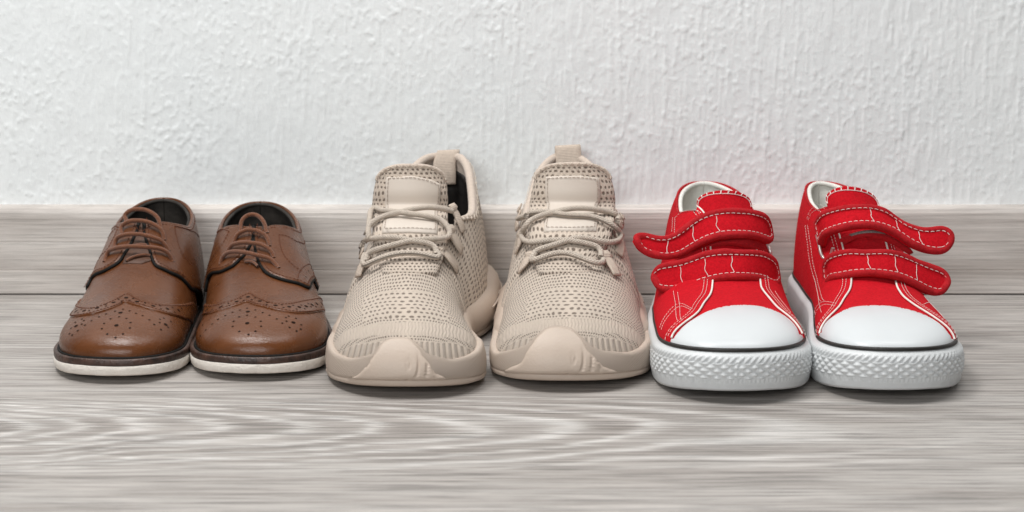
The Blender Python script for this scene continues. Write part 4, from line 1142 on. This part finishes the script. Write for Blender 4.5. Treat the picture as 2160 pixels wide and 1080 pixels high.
    for side in ('left', 'right'):
        R = side == 'right'; s_ = 1 if R else 0
        e = last.uv(c['edge_'+side], 6)                    # from the top corner down to the stripe
        rim = rim_uv(last, c['rim'][0][0], L, c['rim'], R); rims[side] = rim
        poly = np.vstack([e, [[s_+(e[-1][0]-s_)*.3, e[-1][1]-.01], [s_, e[-1][1]-.015]], [[s_, 1.0]], rim[::-1]])
        patch(last, poly, .0018, .0008, (.010, .008), 'quarter', RC, root, uvs=(.13, .28))
        mb = MB(); P, N = last.ev(e, .0014); mb.tube(P, .00065, ns=8); mb.build('white_edge', M['white_lining_cloth'], root)
        ip = np.vstack([rim, [[s_, 1.0], [s_, rim[0, 1]-.02], [rim[0, 0], rim[0, 1]-.02]]])
        patch(last, ip, -.0014, .0006, (.014, .012), 'lining', M['white_lining_cloth'], root, flip=True)
        P, N = last.ev(rim, .0012); mb = MB(); mb.tube(crom(P, 3), .0010, ns=8); mb.build('collar_edge', M['red_binding'], root)
        P, N = last.ev(rim, -.0016); mb = MB(); mb.tube(crom(P, 3)-np.array([0, 0, .0006]), .0018, ns=8); mb.build('lining_edge', M['white_lining_cloth'], root)
        mb = MB()
        P, N = last.ev(e, .0021); T = np.gradient(P, axis=0); T /= np.linalg.norm(T, axis=1)[:, None]; B = np.cross(N, T)
        B *= 1 if np.mean(B[:, 0])*(1 if R else -1) > 0 else -1
        for o in (.0034, .0056): stitch_line(mb, P[6:]+B[6:]*o, N[6:], .00015, .0020, .0011)
        for ln in c['stitch_'+side]: stitches(mb, last, last.uv(ln, 6), .0021, .00015, .0020, .0011)
        mb.build('stitching', M['white_thread'], root)
    C3, N3 = outline(last, -.004, 120); Vv, Ff, Uu = band(C3, N3, [(0, .024), (0, .027)]); mesh_obj('insole', Vv, Ff, M['white_lining_cloth'], root, UV=Uu)
    # ---- tongue
    rows = []
    for py, l_, r_, Yc, bk in c['tongue']:
        rows.append([at((l_+r_)/2+(r_-l_)/2*t, py+c['tdrop']*abs(t)**2+c['ttilt']*t, Yc+bk*abs(t)**2.2) for t in (-1, -.8, -.45, 0, .45, .8, 1)])
    TS = GridSurf(rows)
    patch(TS, rounded_rect(.02, .0, .98, .99, .42, .24), .0012, .0010, (.035, .025), 'tongue', RC, root, thick=.0022, uvs=(.07, .06))
    # blanket stitch over the tongue's top edge
    rr = rounded_rect(.02, 0, .98, .99, .42, .24); rr = densify(np.vstack([rr, rr[:1]]), .01); arc = np.array([p for p in rr if p[1] > .72])
    arc = arc[np.argsort(-np.arctan2(arc[:, 1]-.5, arc[:, 0]-.5))]; cc = np.array([.5, .55])
    inn = cc+(arc-cc)*np.array([.86, .76])
    mb = MB(); P, N = TS.ev(inn, .0015); mb.tube(P, .00024, ns=5, up=N)
    k = c.get('nst', 12); A = resample(arc, n=k); I = resample(inn, n=k); rng = np.random.default_rng(4)
    for a, b in zip(A, I):
        for sh in (0, rng.uniform(.012, .022)):
            q = np.array([b, a])+np.array([[0, 0], [sh*1.0, 0]]); P, N = TS.ev(densify(q, .03), .0015); mb.tube(P, .00021, ns=5, up=N)
    mb.build('blanket_stitching', M['white_thread'], root)
    # ---- straps and rings
    for st in c['straps']: make_strap(root, st, [TS, last])
    for pts, Ys in c['rings']:
        q = crom([np.array(p, float) for p in pts], 6); yy = pchip(np.linspace(0, 1, len(Ys)), Ys, np.linspace(0, 1, len(q)))
        P = np.array([at(*p, y) for p, y in zip(q, yy)]); P[:, 1] -= .004; mb = MB(); mb.tube(P, .0011, ns=10); mb.build('metal_ring', M['steel_ring'], root)
    return root
z6 = z2(1320, 370, 4.0); z7 = z2(1320, 580, 3.857); z8 = z2(1680, 380, 4.153); z9 = z2(1660, 560, 3.858)
lr = dict(
    cap=z7((398, 520), (415, 492), (450, 450), (550, 370), (680, 300), (850, 260), (1000, 256), (1150, 280), (1280, 338), (1370, 418), (1400, 485)),
    edge_left=z6((610, 275), (640, 300), (690, 380), (712, 480), (715, 600), (735, 800), (733, 925))+z7((690, 170), (640, 240), (580, 328), (480, 405), (385, 520)),
    edge_right=z6((1085, 260), (1080, 400), (1085, 520), (1095, 640), (1110, 780), (1128, 900))+z7((1100, 120), (1160, 200), (1230, 280), (1320, 352), (1390, 430), (1420, 485)),
    rim=[(.186, .0830), (.204, .0790), (.229, .0815), (.254, .0860), (.282, .0895)],
    stitch_left=[z6((440, 365), (500, 320), (580, 305), (640, 335)), z6((418, 365), (410, 490)), z6((436, 365), (430, 490)), z7((400, 150), (415, 260), (432, 395)), z7((432, 160), (448, 280), (466, 400)),
                 z7((300, 440), (340, 350), (440, 255), (552, 300)), z7((312, 455), (352, 368), (448, 278), (545, 312))],
    stitch_right=[z7((1200, 150), (1260, 240), (1330, 330))],
    tdrop=7, ttilt=0,
    tongue=[(560, 1498, 1600, -.158, .008), (520, 1490, 1596, -.142, .008), (480, 1480, 1592, -.128, .009), (445, 1472, 1588, -.117, .010), (418, 1470, 1584, -.110, .010), (401, 1478, 1578, -.1065, .009)],
    straps=[
        dict(top=z6((72, 505), (110, 492), (220, 520), (330, 528), (420, 492), (500, 432), (600, 355), (700, 310), (820, 286), (950, 286), (1080, 300), (1170, 340), (1212, 430)),
             bot=z6((72, 560), (110, 622), (180, 668), (290, 698), (400, 700), (480, 672), (600, 612), (720, 560), (850, 532), (1000, 528), (1100, 540), (1180, 575), (1232, 625)),
             Yt=[-.150, -.150, -.145, -.1385, -.138, -.133, -.118], Yb=[-.158, -.158, -.155, -.152, -.152, -.146, -.130], ends=(True, True), ru=.07, seed=3,
             cross=[(.235, .01), (.43, .02), (.60, .03)],
             under=dict(top=z6((560, 600), (760, 520), (1000, 500), (1190, 560)), bot=z6((560, 650), (740, 590), (900, 575), (1060, 610), (1215, 655)), Yt=[-.140, -.140, -.140, -.128], Yb=[-.146, -.147, -.147, -.134])),
        dict(top=z6((232, 845), (262, 782), (330, 742), (450, 718), (560, 682), (680, 642), (800, 628), (1000, 634), (1120, 635), (1200, 662), (1250, 710), (1272, 800)),
             bot=z6((236, 900), (260, 940), (310, 978), (400, 992), (500, 985), (600, 955), (720, 915), (850, 888), (1000, 884), (1100, 890), (1190, 925), (1285, 975)),
             Yt=[-.158, -.163, -.166, -.167, -.166, -.158, -.146], Yb=[-.166, -.172, -.178, -.180, -.179, -.170, -.156], ends=(True, True), ru=.08, seed=5,
             cross=[(.24, .02), (.42, .03), (.61, .03)],
             under=dict(top=z6((420, 960), (700, 900), (1000, 870), (1230, 950)), bot=z6((470, 1005), (700, 955), (950, 920), (1120, 950), (1262, 1000)), Yt=[-.164, -.168, -.167, -.150], Yb=[-.168, -.175, -.174, -.155]))],
    rings=[(z6((1180, 560), (1215, 640), (1200, 665)), [-.128, -.132, -.130])])
rr_ = dict(
    cap=z9((290, 548), (305, 498), (400, 412), (500, 360), (650, 337), (800, 338), (950, 360), (1100, 405), (1220, 470), (1300, 550), (1330, 598)),
    edge_left=z8((285, 205), (310, 260), (330, 330), (370, 450), (410, 590), (440, 720), (480, 850))+z9((527, 120), (525, 170), (510, 220), (470, 282), (430, 350), (370, 412), (300, 500), (280, 560)),
    edge_right=z8((720, 225), (735, 330), (750, 460), (780, 580), (820, 720), (850, 850))+z9((893, 190), (940, 262), (1000, 312), (1090, 372), (1200, 442), (1290, 512), (1345, 605)),
    rim=[(.190, .0860), (.206, .0800), (.229, .0815), (.254, .0860), (.280, .0895)],
    stitch_left=[z8((115, 345), (140, 280), (190, 235), (240, 230), (262, 265)), z8((128, 355), (150, 300), (200, 272), (235, 290)), z8((100, 400), (120, 560), (160, 800), (215, 1030), (235, 1075)), z8((120, 400), (145, 560), (185, 800), (240, 1030), (262, 1075)),
                 z9((238, 90), (270, 220), (300, 400)), z9((222, 430), (255, 360), (310, 312), (410, 330)), z9((232, 445), (268, 372), (320, 336), (400, 350))],
    stitch_right=[z9((1140, 260), (1200, 350), (1260, 430)), z9((1100, 340), (1150, 322), (1215, 370), (1270, 460))],
    tdrop=8, ttilt=3,
    tongue=[(560, 1792, 1895, -.156, .008), (520, 1778, 1885, -.141, .008), (480, 1764, 1872, -.127, .009), (440, 1748, 1858, -.115, .010), (412, 1742, 1850, -.107, .010), (393, 1750, 1838, -.1025, .009)],
    straps=[
        dict(top=z8((168, 370), (198, 312), (260, 276), (340, 252), (440, 236), (560, 228), (680, 236), (770, 270), (860, 338), (960, 392), (1080, 422), (1180, 420), (1290, 400), (1365, 412)),
             bot=z8((222, 600), (232, 520), (290, 482), (340, 458), (440, 430), (560, 414), (680, 420), (780, 445), (880, 490), (960, 545), (1060, 602), (1180, 642), (1280, 642), (1375, 600)),
             Yt=[-.117, -.131, -.137, -.138, -.137, -.140, -.142, -.142], Yb=[-.128, -.144, -.151, -.152, -.152, -.153, -.152, -.150], ends=(False, True), ru=.07, seed=7,
             cross=[(.40, .02), (.585, .02), (.76, .02)],
             under=dict(top=z8((265, 560), (420, 500), (600, 455), (780, 465), (940, 530)), bot=z8((300, 610), (420, 570), (560, 500), (760, 505), (900, 560), (1025, 640)), Yt=[-.126, -.138, -.143, -.142, -.138], Yb=[-.130, -.142, -.148, -.147, -.142], tape=(.30, .70))),
        dict(top=z8((258, 760), (262, 705), (300, 662), (370, 627), (470, 612), (600, 625), (720, 616), (830, 620), (950, 656), (1060, 702), (1180, 746), (1280, 792), (1335, 850)),
             bot=z8((275, 960), (285, 900), (340, 872), (430, 862), (520, 845), (640, 838), (760, 850), (870, 870), (980, 910), (1100, 970), (1190, 1008), (1270, 1003), (1325, 960)),
             Yt=[-.146, -.160, -.166, -.167, -.165, -.164, -.163], Yb=[-.156, -.172, -.178, -.180, -.178, -.175, -.172], ends=(False, True), ru=.08, seed=9,
             cross=[(.36, .02), (.555, .02), (.72, .01)],
             under=dict(top=z8((330, 930), (520, 870), (760, 860), (960, 920), (1100, 990)), bot=z8((340, 985), (500, 925), (640, 890), (800, 900), (960, 960), (1130, 1035)), Yt=[-.153, -.165, -.168, -.166, -.162], Yb=[-.156, -.170, -.174, -.172, -.168]))],
    rings=[(z8((168, 470), (185, 540), (205, 630), (232, 675), (262, 672), (292, 640), (308, 585)), [-.122, -.126, -.130, -.134, -.136]),
           (z8((250, 770), (252, 850), (268, 950), (300, 1005), (342, 990), (378, 940)), [-.146, -.152, -.158, -.162, -.164])])
canvas_shoe(LR, 'red canvas shoe whose loose strap end points left towards the beige trainer', (.140, -.14, 0), lr)
canvas_shoe(RR, 'red canvas shoe at the far right end of the row, strap ends pointing right', (.235, -.14, 0), rr_)
